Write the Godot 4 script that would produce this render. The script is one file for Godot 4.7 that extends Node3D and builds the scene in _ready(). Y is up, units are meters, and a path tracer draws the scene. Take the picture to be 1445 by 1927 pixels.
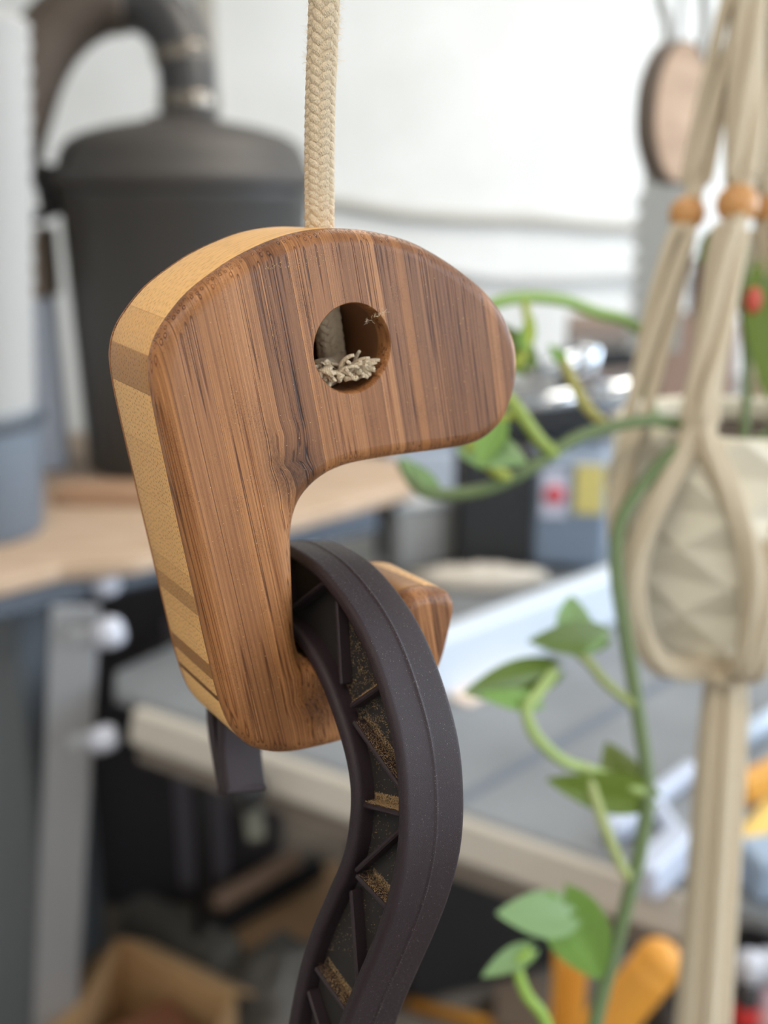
extends Node3D
# A wooden hook on a braided rope, close up, with a plastic hook hung in it; a workshop out of focus behind.

const F := 2000.0            # focal length in pixels of the 1445 x 1927 frame
const EYE := Vector3(0, 1.45, 0)
const PITCH := 16.0

var rng := RandomNumberGenerator.new()
var cam_basis := Basis()
var counts := {}


# ---------------------------------------------------------------- measuring
func ray(px: float, py: float) -> Vector3:
	return cam_basis * Vector3((px - 722.5) / F, (963.5 - py) / F, -1.0)

func at(px: float, py: float, depth: float) -> Vector3:
	return EYE + ray(px, py) * depth

func on_y(px: float, py: float, h: float) -> Vector3:      # where the sight line meets the level h
	var r := ray(px, py)
	return EYE + r * ((h - EYE.y) / r.y)

func depth_of(p: Vector3) -> float:
	return -(cam_basis.inverse() * (p - EYE)).z

func rnd(a: float, b: float) -> float:
	return rng.randf_range(a, b)


# ---------------------------------------------------------------- nodes
func numbered(called: String) -> String:
	var n: int = counts.get(called, 0)
	counts[called] = n + 1
	return called if n == 0 else "%s_%03d" % [called, n]

func tag(o: Node3D, label: String, category: String, group := "") -> Node3D:
	o.set_meta("label", label)
	o.set_meta("category", category)
	if group:
		o.set_meta("group", group)
	return o

func thing(called: String, label: String, category: String, xf := Transform3D(), group := "") -> Node3D:
	var o := Node3D.new()
	o.name = numbered(called)
	o.transform = xf
	add_child(o, true)
	tag(o, label, category, group)
	return o

func mesh_of(st: SurfaceTool) -> ArrayMesh:
	st.generate_normals()
	return st.commit()

func put(called: String, mesh: Mesh, m: Material, parent: Node3D = null, xf := Transform3D()) -> MeshInstance3D:
	var o := MeshInstance3D.new()
	o.mesh = mesh
	o.material_override = m
	o.transform = xf
	if parent == null:
		o.name = numbered(called)
		add_child(o, true)
	else:
		o.name = called
		var k := 0
		while parent.has_node(NodePath(String(o.name))):
			k += 1
			o.name = "%s_%03d" % [called, k]
		parent.add_child(o, true)
	return o

func obj(called: String, st: SurfaceTool, m: Material, parent: Node3D = null, xf := Transform3D()) -> MeshInstance3D:
	return put(called, mesh_of(st), m, parent, xf)

func struct(called: String, st: SurfaceTool, m: Material) -> MeshInstance3D:
	var o := obj(called, st, m)
	o.set_meta("kind", "structure")
	return o

func mat(c: Color, rough := 0.7, metal := 0.0) -> StandardMaterial3D:
	var m := StandardMaterial3D.new()
	m.albedo_color = c
	m.roughness = rough
	m.metallic = metal
	return m

func c8(r: int, g: int, b: int) -> Color:
	return Color(r / 255.0, g / 255.0, b / 255.0)

func noise_tex(freq: float, octaves: int, size: int, ramp: Gradient = null, sd := 1) -> NoiseTexture2D:
	var n := FastNoiseLite.new()
	n.seed = sd
	n.noise_type = FastNoiseLite.TYPE_SIMPLEX_SMOOTH
	n.frequency = freq
	n.fractal_octaves = octaves
	var t := NoiseTexture2D.new()
	t.width = size
	t.height = size
	t.seamless = true
	t.noise = n
	if ramp:
		t.color_ramp = ramp
	return t

func ramp2(a: Color, b: Color) -> Gradient:
	var g := Gradient.new()
	g.set_color(0, a)
	g.set_color(1, b)
	return g


# ---------------------------------------------------------------- shapes
func begin(smooth := true) -> SurfaceTool:
	var st := SurfaceTool.new()
	st.begin(Mesh.PRIMITIVE_TRIANGLES)
	st.set_smooth_group(0 if smooth else -1)
	return st

func tri(st: SurfaceTool, a: Vector3, b: Vector3, c: Vector3) -> void:       # anticlockwise seen from outside
	st.add_vertex(a)
	st.add_vertex(c)
	st.add_vertex(b)

func quad(st: SurfaceTool, a: Vector3, b: Vector3, c: Vector3, d: Vector3) -> void:
	tri(st, a, b, c)
	tri(st, a, c, d)

func box(st: SurfaceTool, size: Vector3, xf := Transform3D(), bevel := 0.003) -> void:    # a box with chamfered edges
	st.set_smooth_group(-1)
	var h := size * 0.5
	var e := minf(bevel, minf(h.x, minf(h.y, h.z)) * 0.6)
	for ax in 3:
		for s in [-1.0, 1.0]:
			var n := Vector3.ZERO
			n[ax] = s
			var u := Vector3.ZERO
			u[(ax + 1) % 3] = 1.0
			var v := n.cross(u)
			var c: Vector3 = n * h[ax]
			var du: Vector3 = u * (h[(ax + 1) % 3] - e)
			var dv: Vector3 = v * (h[(ax + 2) % 3] - e)
			quad(st, xf * (c - du - dv), xf * (c + du - dv), xf * (c + du + dv), xf * (c - du + dv))
	for ax in 3:
		var b := (ax + 1) % 3
		var c := (ax + 2) % 3
		for s in [-1.0, 1.0]:
			for t in [-1.0, 1.0]:
				var p := Vector3.ZERO
				p[b] = s * h[b]
				p[c] = t * (h[c] - e)
				var q := Vector3.ZERO
				q[b] = s * (h[b] - e)
				q[c] = t * h[c]
				var l := Vector3.ZERO
				l[ax] = h[ax] - e
				if s * t > 0:
					quad(st, xf * (p - l), xf * (q - l), xf * (q + l), xf * (p + l))
				else:
					quad(st, xf * (q - l), xf * (p - l), xf * (p + l), xf * (q + l))
	for sx in [-1.0, 1.0]:
		for sy in [-1.0, 1.0]:
			for sz in [-1.0, 1.0]:
				var a := Vector3(sx * h.x, sy * (h.y - e), sz * (h.z - e))
				var b := Vector3(sx * (h.x - e), sy * h.y, sz * (h.z - e))
				var c := Vector3(sx * (h.x - e), sy * (h.y - e), sz * h.z)
				if sx * sy * sz > 0:
					tri(st, xf * a, xf * b, xf * c)
				else:
					tri(st, xf * a, xf * c, xf * b)

func grid(st: SurfaceTool, rows: Array, closed := false, uvs: Array = [], uv2s: Array = []) -> void:   # rows of points; the outside is on the left hand of row x column
	var n: int = rows[0].size()
	for i in rows.size() - 1:
		for j in (n if closed else n - 1):
			var k := (j + 1) % n
			for q in [[i, j], [i + 1, k], [i, k], [i, j], [i + 1, j], [i + 1, k]]:
				if uvs:
					st.set_uv(uvs[q[0]][q[1]])
				if uv2s:
					st.set_uv2(uv2s[q[0]][q[1]])
				st.add_vertex(rows[q[0]][q[1]])

func lathe(st: SurfaceTool, profile: Array, seg := 40, xf := Transform3D(), wave := 0.0, waves := 0) -> void:   # profile from the bottom up as (radius, height)
	var rows := []
	for p in profile:
		var row := PackedVector3Array()
		for j in seg:
			var a := TAU * j / seg
			var r: float = p.x * (1.0 + wave * cos(a * waves))
			row.append(xf * Vector3(r * cos(a), p.y, -r * sin(a)))
		rows.append(row)
	grid(st, rows, true)

func spline(pts: Array, step: float) -> PackedVector3Array:        # Catmull-Rom through the points, resampled evenly
	var c := Curve3D.new()
	c.bake_interval = step
	for i in pts.size():
		var a: Vector3 = pts[maxi(i - 1, 0)]
		var b: Vector3 = pts[mini(i + 1, pts.size() - 1)]
		c.add_point(pts[i], (a - b) / 6.0, (b - a) / 6.0)
	return c.get_baked_points()

func frames(p: PackedVector3Array) -> Array:                        # parallel transport
	var out := []
	var t := (p[1] - p[0]).normalized()
	var n := t.cross(Vector3.UP if absf(t.y) < 0.9 else Vector3.RIGHT).normalized()
	for i in p.size():
		var t2 := (p[mini(i + 1, p.size() - 1)] - p[maxi(i - 1, 0)]).normalized()
		n = (n - t2 * n.dot(t2)).normalized()
		out.append([n, t2.cross(n), t2])
	return out

func tube(st: SurfaceTool, pts: PackedVector3Array, r0: float, r1 := -1.0, sides := 8, flat := 1.0, ribs := 0.0, rib_step := 1) -> void:
	if r1 < 0:
		r1 = r0
	var fr := frames(pts)
	var rows := []
	for i in pts.size():
		var r := lerpf(r0, r1, float(i) / (pts.size() - 1))
		if ribs > 0.0:
			r *= 1.0 + ribs * (1.0 if (i / rib_step) % 2 else -1.0)
		var row := PackedVector3Array()
		for j in sides:
			var a := TAU * j / sides
			row.append(pts[i] + fr[i][0] * (r * cos(a)) + fr[i][1] * (r * flat * sin(a)))
		rows.append(row)
	grid(st, rows, true)
	for e in [0, pts.size() - 1]:
		for j in sides:
			var a: Vector3 = rows[e][j]
			var b: Vector3 = rows[e][(j + 1) % sides]
			if e == 0:
				tri(st, pts[e], b, a)
			else:
				tri(st, pts[e], a, b)

func ball(st: SurfaceTool, c: Vector3, r: Vector3, seg := 16, basis := Basis()) -> void:
	var prof := []
	for i in 11:
		var a := -PI / 2 + PI * i / 10.0
		prof.append(Vector2(maxf(cos(a), 0.001), sin(a)))
	lathe(st, prof, seg, Transform3D(basis * Basis.from_scale(r), c))

func prism(st: SurfaceTool, poly: PackedVector2Array, z0: float, z1: float, xf := Transform3D(), bevel := 0.0) -> void:   # poly anticlockwise
	st.set_smooth_group(-1)
	var inner := poly
	if bevel > 0.0:
		var off := Geometry2D.offset_polygon(poly, -bevel, Geometry2D.JOIN_MITER)
		if off.size() == 1 and off[0].size() == poly.size():
			inner = off[0]
			var best := 0
			for k in inner.size():
				if inner[k].distance_to(poly[0]) < inner[best].distance_to(poly[0]):
					best = k
			var turned := PackedVector2Array()
			for k in inner.size():
				turned.append(inner[(best + k) % inner.size()])
			inner = turned
		else:
			bevel = 0.0
	var n := poly.size()
	var ids := Geometry2D.triangulate_polygon(inner)
	for k in range(0, ids.size(), 3):
		var a := inner[ids[k]]
		var b := inner[ids[k + 1]]
		var c := inner[ids[k + 2]]
		if (b - a).cross(c - a) < 0:
			var s := b
			b = c
			c = s
		tri(st, xf * Vector3(a.x, a.y, z1), xf * Vector3(b.x, b.y, z1), xf * Vector3(c.x, c.y, z1))
		tri(st, xf * Vector3(a.x, a.y, z0), xf * Vector3(c.x, c.y, z0), xf * Vector3(b.x, b.y, z0))
	var rings := [[poly, z0 + bevel], [poly, z1 - bevel]]
	if bevel > 0.0:
		rings = [[inner, z0], [poly, z0 + bevel], [poly, z1 - bevel], [inner, z1]]
	for i in rings.size() - 1:
		for j in n:
			var k := (j + 1) % n
			var a: Vector2 = rings[i][0][j]
			var b: Vector2 = rings[i][0][k]
			var c: Vector2 = rings[i + 1][0][k]
			var d: Vector2 = rings[i + 1][0][j]
			quad(st, xf * Vector3(a.x, a.y, rings[i][1]), xf * Vector3(b.x, b.y, rings[i][1]), xf * Vector3(c.x, c.y, rings[i + 1][1]), xf * Vector3(d.x, d.y, rings[i + 1][1]))

func turned(pos: Vector3, yaw := 0.0, tilt := 0.0, roll := 0.0) -> Transform3D:
	return Transform3D(Basis.from_euler(Vector3(deg_to_rad(tilt), deg_to_rad(yaw), deg_to_rad(roll))), pos)

func shifted(x: float, y: float, z: float) -> Transform3D:
	return Transform3D(Basis(), Vector3(x, y, z))

func bar(st: SurfaceTool, a: Vector3, b: Vector3, w: float, d: float, bevel := 0.002) -> void:     # a straight bar from a to b
	var y := (b - a).normalized()
	var x := y.cross(Vector3(0.3, 0.2, 1.0)).normalized()
	box(st, Vector3(w, a.distance_to(b), d), Transform3D(Basis(x, y, x.cross(y)), (a + b) / 2), bevel)


func _ready() -> void:
	# camera, sky, lights, exposure
	cam_basis = Basis.from_euler(Vector3(deg_to_rad(-PITCH), 0, 0))
	var cam := Camera3D.new()
	cam.name = "camera"
	cam.transform = Transform3D(cam_basis, EYE)
	var at_ := CameraAttributesPhysical.new()
	at_.frustum_focal_length = 24.0 * F / 1927.0
	at_.frustum_focus_distance = 0.2285
	at_.exposure_aperture = 24.909 / 4.8
	at_.frustum_near = 0.01
	at_.frustum_far = 60.0
	cam.attributes = at_
	cam.fov = rad_to_deg(2.0 * atan(963.5 / F))
	cam.near = 0.01
	cam.far = 60.0
	add_child(cam)
	var env := Environment.new()
	var sky := Sky.new()
	var sm := ProceduralSkyMaterial.new()
	sm.sky_top_color = c8(190, 208, 230)
	sm.sky_horizon_color = c8(226, 232, 238)
	sm.ground_bottom_color = c8(120, 118, 112)
	sm.ground_horizon_color = c8(190, 192, 192)
	sky.sky_material = sm
	env.background_mode = Environment.BG_SKY
	env.sky = sky
	env.background_energy_multiplier = 3.0
	env.tonemap_mode = Environment.TONE_MAPPER_LINEAR
	env.tonemap_exposure = 0.80
	env.sdfgi_enabled = true
	env.ssao_enabled = true
	env.ssil_enabled = true
	var we := WorldEnvironment.new()
	we.name = "surroundings"
	we.environment = env
	add_child(we)
	area("daylight", Vector3(2.24, 1.65, 0.45), Vector3(-1, -0.05, 0), Vector2(1.8, 1.3), 4.6, Color(0.93, 0.965, 1.0))
	area("daylight", Vector3(2.24, 1.65, -1.9), Vector3(-1, -0.03, -0.12), Vector2(1.5, 1.3), 5.1, Color(0.88, 0.94, 1.0))
	room()
	build_block()
	build_rope()
	build_plastic_hook()
	workshop()
	hanging_plant()

func area(called: String, pos: Vector3, towards: Vector3, size: Vector2, energy: float, c: Color) -> void:
	var l := AreaLight3D.new()
	l.name = called
	l.area_size = size
	l.light_energy = energy
	l.light_color = c
	l.shadow_enabled = true
	l.area_range = 12.0
	l.area_attenuation = 2.0
	l.transform = Transform3D(Basis.looking_at(towards, Vector3.UP if absf(towards.normalized().y) < 0.9 else Vector3.FORWARD), pos)
	add_child(l, true)


# ---------------------------------------------------------------- the wooden hook
const BLOCK_YAW := 33.5
const GRAIN := Vector2(-0.185, 0.983)        # the way the face grain runs, in the plane of the face

func closed_outline(pts: Array, step: float) -> PackedVector2Array:
	var c := Curve2D.new()
	c.bake_interval = step
	var n := pts.size()
	for i in n + 1:
		var a: Vector2 = pts[(i + n - 1) % n]
		var b: Vector2 = pts[(i + 1) % n]
		c.add_point(pts[i % n], (a - b) / 6.0, (b - a) / 6.0)
	var raw := c.get_baked_points()
	var total := c.get_baked_length()
	var count := int(total / step)
	var out := PackedVector2Array()
	for i in count:
		out.append(c.sample_baked(total * i / count, true))
	return out

func block_outline() -> PackedVector2Array:      # millimetres in the plane of the face, origin in the middle of the round hole, anticlockwise
	var p := [[2.2, 25.8], [-4.4, 26.0], [-11.2, 25.3], [-17.7, 23.7], [-25.3, 20.8], [-31.5, 17.5], [-37.6, 13.4], [-42.3, 8.6], [-45.2, 4.3], [-46.5, -0.4], [-46.4, -5.8],
		[-45.4, -13.5], [-43.8, -23.5], [-42.1, -34.3], [-40.2, -45.5], [-38.3, -57.1], [-36.5, -67.8], [-35.3, -74.7], [-33.8, -81.1], [-32.0, -86.0], [-29.2, -90.3], [-25.6, -93.3], [-20.9, -95.5], [-15.8, -96.6],
		[-8.4, -97.3], [-3.0, -97.5], [7.3, -97.6], [17.2, -94.8], [23.9, -89.6], [27.6, -83.3], [29.8, -76.2], [31.2, -70.6], [31.2, -67.2], [29.4, -64.5], [26.3, -63.0], [22.6, -62.2], [18.9, -62.0],
		[15.6, -62.9], [13.2, -65.6], [11.4, -69.6], [8.9, -72.2], [4.8, -73.7], [-1.5, -74.2], [-7.2, -74.2], [-11.0, -73.9], [-13.4, -72.6], [-14.8, -69.6], [-15.4, -64.9], [-15.6, -56.8], [-15.7, -46.3],
		[-15.5, -39.9], [-14.2, -35.3], [-12.0, -32.2], [-8.5, -29.6], [-4.2, -27.9], [1.6, -27.0], [13.7, -26.8], [26.3, -27.0], [34.6, -26.8], [40.5, -25.4], [45.6, -21.7], [48.4, -16.3],
		[49.8, -9.9], [49.2, -3.1], [46.3, 3.0], [41.9, 8.5], [35.2, 13.8], [27.1, 18.6], [18.0, 22.7], [9.2, 24.9]]
	var pts := []
	for q in p:
		pts.append(Vector2(q[0], q[1]))
	return closed_outline(pts, 1.0)

func side_normals(o: PackedVector2Array) -> PackedVector2Array:
	var out := PackedVector2Array()
	var n := o.size()
	for i in n:
		var t := (o[(i + 1) % n] - o[(i + n - 1) % n]).normalized()
		out.append(Vector2(t.y, -t.x))
	return out

# Bamboo is one solid pattern: strands that run with the grain, cut by whatever surface the ply has. UV = (across the grain, depth + a slow drift along it).
func front_uv(p: Vector2, w: float) -> Vector2:
	var s := p.dot(Vector2(GRAIN.y, -GRAIN.x))
	var t := p.dot(GRAIN)
	var drift := 0.016 * t
	for k in [[Vector2(-15.5, -25.0), 9.0], [Vector2(-12.0, -83.0), 8.0]]:     # two culm nodes, where the strands swerve and dive
		var d: Vector2 = p - k[0]
		var ds := d.dot(Vector2(GRAIN.y, -GRAIN.x))
		var dt := d.dot(GRAIN)
		var g := exp(-(ds * ds) / 22.0 - (dt * dt) / (k[1] * k[1] * 0.7))
		s += 1.1 * g * sin(dt * 0.5 + 0.6) + 0.35 * g * sin(dt * 1.3)
		drift += 0.5 * g * sin(dt * 0.7)
	return Vector2(s / 96.0, (w + drift) / 12.0)

func core_uv(p: Vector2, w: float) -> Vector2:
	var s := p.dot(Vector2(GRAIN.y, -GRAIN.x))
	var t := p.dot(GRAIN)
	return Vector2((t + 0.04 * w) / 144.0, (w + 0.007 * s) / 24.0)

func wall_rings(st: SurfaceTool, o: PackedVector2Array, nrm: PackedVector2Array, rings: Array, uv: Callable, outward := true) -> void:   # rings: (inset, depth), laid one after the other
	var rows := []
	var uvs := []
	var uv2s := []
	for r in rings:
		var row := PackedVector3Array()
		var ur := PackedVector2Array()
		var u2 := PackedVector2Array()
		for i in o.size() + 1:
			var k := i % o.size()
			var q: Vector2 = o[k] - nrm[k] * r[0]
			row.append(Vector3(q.x, q.y, r[1]) * 0.001)
			ur.append((uv as Callable).call(o[k] - nrm[k] * r[0], r[1]))
			u2.append(Vector2((q.x + 52.0) / 104.0, (30.0 - q.y) / 130.0))
		rows.append(row)
		uvs.append(ur)
		uv2s.append(u2)
	if not outward:
		rows.reverse()
		uvs.reverse()
		uv2s.reverse()
	grid(st, rows, false, uvs, uv2s)

func cap(st: SurfaceTool, o: PackedVector2Array, hole: PackedVector2Array, w: float, uv: Callable, front: bool) -> void:   # a flat face filled with small triangles
	st.set_smooth_group(-1)
	var pts := o.duplicate()
	pts.append_array(hole)
	var lo := Vector2(-60, -110)
	for i in 60:
		for j in 70:
			var q := lo + Vector2(i * 2.0 + (j % 2) * 1.0, j * 2.0)
			if not Geometry2D.is_point_in_polygon(q, o) or (hole.size() and q.length() < 11.2):
				continue
			var near := 1e9
			for k in range(0, o.size(), 2):
				near = minf(near, q.distance_squared_to(o[k]))
			if near > 1.6:
				pts.append(q)
	var ids := Geometry2D.triangulate_delaunay(pts)
	for k in range(0, ids.size(), 3):
		var a := pts[ids[k]]
		var b := pts[ids[k + 1]]
		var c := pts[ids[k + 2]]
		var m := (a + b + c) / 3.0
		if not Geometry2D.is_point_in_polygon(m, o) or (hole.size() and Geometry2D.is_point_in_polygon(m, hole)):
			continue
		if ((b - a).cross(c - a) > 0) != front:
			var s := b
			b = c
			c = s
		for q in [a, c, b]:
			st.set_uv((uv as Callable).call(q, w))
			st.set_uv2(Vector2((q.x + 52.0) / 104.0, (30.0 - q.y) / 130.0))
			st.add_vertex(Vector3(q.x, q.y, w) * 0.001)

func px_image(w: int, h: int, fill: Color) -> Image:
	var im := Image.create_empty(w, h, false, Image.FORMAT_RGB8)
	im.fill(fill)
	return im

# Cross-section of the dark plies: x across the grain (96 mm), y through the thickness (12 mm), 16 pixels a millimetre. Returns colour and relief.
func strand_images(seed_: int) -> Array:
	rng.seed = seed_
	var W := 1536
	var H := 192
	var col := px_image(W, H, Color.BLACK)
	var rel := px_image(W, H, Color.BLACK)
	var slow := FastNoiseLite.new()
	slow.seed = seed_
	slow.frequency = 0.012
	var fine := FastNoiseLite.new()
	fine.seed = seed_ + 1
	fine.frequency = 0.12
	var tones := []
	var x := 0
	while x < W:
		var wide := int(rnd(40, 105))
		tones.append([x, rnd(0.80, 1.17), rnd(-0.02, 0.02), rnd(0.92, 1.2), rnd(0, 1)])
		x += wide
	var strip := 0
	var line := 0.0
	for i in W:
		line = lerpf(line, rnd(-1.0, 1.0), 0.55)
		if strip + 1 < tones.size() and i >= tones[strip + 1][0]:
			strip += 1
		var t: Array = tones[strip]
		var joint := 0.72 if i - int(t[0]) < 2 else 1.0
		for j in H:
			var a := TAU * j / H
			var flat := smoothstep(162.0, 172.0, j) + (1.0 if j < 12 else 0.0)
			var k: float = t[1] * joint * (1.0 + 0.07 * slow.get_noise_3d(i, 60 * cos(a), 60 * sin(a)) + 0.10 * fine.get_noise_3d(i, 9 * cos(a), 9 * sin(a)) + 0.20 * line * flat)
			col.set_pixel(i, j, Color(0.60 * k, (0.402 + 0.4 * t[2]) * pow(k, 1.22), (0.246 + t[2]) * pow(k, 1.4)))
			var hgt := 0.62 * (0.55 if joint < 1.0 else 1.0)
			rel.set_pixel(i, j, Color(hgt, hgt, hgt))
	for t in tones.size():
		var x0: int = tones[t][0]
		var x1: int = tones[t + 1][0] if t + 1 < tones.size() else W
		var gap: float = tones[t][3] * 16.0
		var rowsn := int(H / (gap * 0.82))
		for r in rowsn:
			var cx := x0 + gap * (0.5 if r % 2 else 0.95)
			while cx < x1 - 4:
				var deep := (r + 0.5) * 12.0 / rowsn
				if rng.randf() < (0.30 if deep > 10.8 or deep < 0.5 else 0.95):
					var px := cx + rnd(-0.2, 0.2) * gap
					var py := (r + 0.5) * H / rowsn + rnd(-0.22, 0.22) * gap
					var rx := rnd(0.23, 0.31) * gap
					var ry := rx * rnd(0.9, 1.25)
					var dark := rnd(0.50, 0.72)
					var lit := rnd(1.0, 1.28)
					for dx in range(-11, 12):
						for dy in range(-12, 13):
							var d := Vector2(dx / rx, dy / ry).length()
							if d > 1.35:
								continue
							var qx := int(px) + dx
							var qy := posmod(int(py) + dy, H)
							if qx < 0 or qx >= W:
								continue
							var edge := clampf(1.25 - absf(d - 0.92) / 0.30, 0.0, 1.0)
							var c := col.get_pixel(qx, qy)
							var mul := lerpf(1.0, dark, edge) * (lerpf(1.0, lit, clampf(1.0 - d / 0.6, 0.0, 1.0)))
							col.set_pixel(qx, qy, Color(c.r * mul * lerpf(1.0, 1.06, edge), c.g * mul * lerpf(1.0, 0.93, edge), c.b * mul * lerpf(1.0, 0.80, edge)))
							var h := rel.get_pixel(qx, qy).r * lerpf(1.0, 0.35, edge) + 0.25 * clampf(1.0 - d / 0.6, 0.0, 1.0)
							rel.set_pixel(qx, qy, Color(h, h, h))
				cx += gap * 1.22
	return [ImageTexture.create_from_image(col), ImageTexture.create_from_image(rel)]

# Cross-section of the pale core: x along the edge (144 mm), y through the thickness (24 mm).
func core_images(seed_: int) -> Array:
	rng.seed = seed_
	var W := 1728
	var H := 288
	var col := px_image(W, H, Color.BLACK)
	var rel := px_image(W, H, Color(0.6, 0.6, 0.6))
	var fine := FastNoiseLite.new()
	fine.seed = seed_
	fine.frequency = 0.09
	# (from t in mm, tone, gap between strands)
	var bands := [[-110.0, 1.0, 1.0], [-82.0, 0.94, 0.95], [-78.0, 0.47, 0.9], [-70.5, 0.98, 0.95], [-66.0, 0.66, 0.85], [-62.0, 1.0, 1.0], [-54.0, 0.98, 1.0], [-49.5, 0.80, 0.8], [-45.0, 0.95, 0.9], [-40.0, 1.0, 1.0],
		[-24.0, 0.99, 0.9], [-11.0, 1.02, 1.0], [1.5, 0.75, 0.85], [9.5, 0.97, 0.8], [16.0, 1.06, 1.0]]
	var b := 0
	for i in W:
		var t := i / 12.0
		if t > 72.0:
			t -= 144.0
		b = 0
		for k in bands.size():
			if t >= bands[k][0]:
				b = k
		var joint := 0.86 if t - float(bands[b][0]) < 0.16 else 1.0
		for j in H:
			var k: float = bands[b][1] * joint * (1.0 + 0.07 * fine.get_noise_2d(i, j))
			col.set_pixel(i, j, Color(0.865 * pow(k, 0.9), 0.672 * pow(k, 1.12), 0.43 * pow(k, 1.3)))
	for r in 22:
		var x := 0.0
		while x < 144.0:
			var t := x if x < 72.0 else x - 144.0
			var tone := 1.0
			var gap := 1.0
			for k in bands.size():
				if t >= bands[k][0]:
					tone = bands[k][1]
					gap = bands[k][2]
			var px := (x + rnd(-0.3, 0.3) + (0.4 if r % 2 else 0.0)) * 12.0
			var py := (r + 0.5) * H / 22.0 + rnd(-3.0, 3.0)
			var rx := rnd(2.0, 2.9)
			var ry := rnd(1.6, 2.3)
			var dark := rnd(0.50, 0.72)
			for dx in range(-6, 7):
				for dy in range(-5, 6):
					var d := Vector2((dx + dy * 0.15) / rx, dy / ry).length()
					if d > 1.3:
						continue
					var qx := posmod(int(px) + dx, W)
					var qy := posmod(int(py) + dy, H)
					var e := clampf((1.3 - d) / 0.6, 0.0, 1.0)
					var c := col.get_pixel(qx, qy)
					col.set_pixel(qx, qy, c.lerp(Color(0.42, 0.275, 0.15) * minf(1.0, 0.35 + 0.65 * tone), e * (1.22 - dark) * (0.42 if t > 9.0 else 1.0)))
					rel.set_pixel(qx, qy, Color(0.6 - 0.4 * e, 0, 0))
			x += gap * 1.22
	return [ImageTexture.create_from_image(col), ImageTexture.create_from_image(rel)]

# What lies over the strands on the face: slow changes of tone along the grain, short dark flecks, the two burnt-looking nodes.
func face_image(seed_: int) -> ImageTexture:
	rng.seed = seed_
	var W := 832
	var H := 1040
	var im := px_image(W, H, Color.WHITE)
	var slow := FastNoiseLite.new()
	slow.seed = seed_
	slow.frequency = 0.02
	var fleck := FastNoiseLite.new()
	fleck.seed = seed_ + 4
	fleck.frequency = 1.0
	var fleck2 := FastNoiseLite.new()
	fleck2.seed = seed_ + 5
	fleck2.frequency = 0.22
	for i in W:
		for j in H:
			var p := Vector2(i / 8.0 - 52.0, 30.0 - j / 8.0)
			var s := p.dot(Vector2(GRAIN.y, -GRAIN.x))
			var t := p.dot(GRAIN)
			var k := 0.95 + 0.08 * slow.get_noise_2d(s * 8.0, t * 0.6) + 0.05 * fleck2.get_noise_2d(s * 10.0, t * 0.9)
			var f := fleck.get_noise_2d(s * 5.0, t * 2.2) + 0.6 * slow.get_noise_2d(s * 9.0 + 400.0, t * 3.0)
			if f > 0.38:
				k *= 1.0 - minf(0.17, (f - 0.38) * 1.0)
			for q in [[Vector2(-15.0, -26.5), 5.0, 5.5, 0.42], [Vector2(-21.0, -22.0), 2.0, 9.0, 0.28], [Vector2(-11.5, -84.5), 4.0, 7.0, 0.34], [Vector2(-17.0, -70.0), 1.6, 14.0, 0.2]]:
				var d: Vector2 = p - q[0]
				var ds: float = d.dot(Vector2(GRAIN.y, -GRAIN.x)) / q[1]
				var dt: float = d.dot(GRAIN) / q[2]
				var g := exp(-ds * ds - dt * dt)
				if g > 0.02:
					k *= 1.0 - q[3] * g * (0.75 + 0.8 * fleck2.get_noise_2d(s * 16.0 + 8.0 * sin(t * 0.6), t * 3.0))
			k = clampf(k, 0.0, 1.0)
			im.set_pixel(i, j, Color(k, k * lerpf(0.9, 1.0, k), k * lerpf(0.78, 1.0, k)))
	return ImageTexture.create_from_image(im)

func circle2(r: float, n: int) -> PackedVector2Array:
	var out := PackedVector2Array()
	for i in n:
		out.append(Vector2(cos(TAU * i / n), sin(TAU * i / n)) * r)
	return out

func bamboo(tex: Array, detail: Texture2D, rough: float, relief: float) -> StandardMaterial3D:
	var m := mat(Color.WHITE, rough)
	m.albedo_texture = tex[0]
	m.heightmap_enabled = true
	m.heightmap_texture = tex[1]
	m.heightmap_scale = relief
	m.metallic_specular = 0.42
	if detail:
		m.detail_enabled = true
		m.detail_albedo = detail
		m.detail_blend_mode = BaseMaterial3D.BLEND_MODE_MUL
		m.detail_uv_layer = BaseMaterial3D.DETAIL_UV_2
	return m

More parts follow.
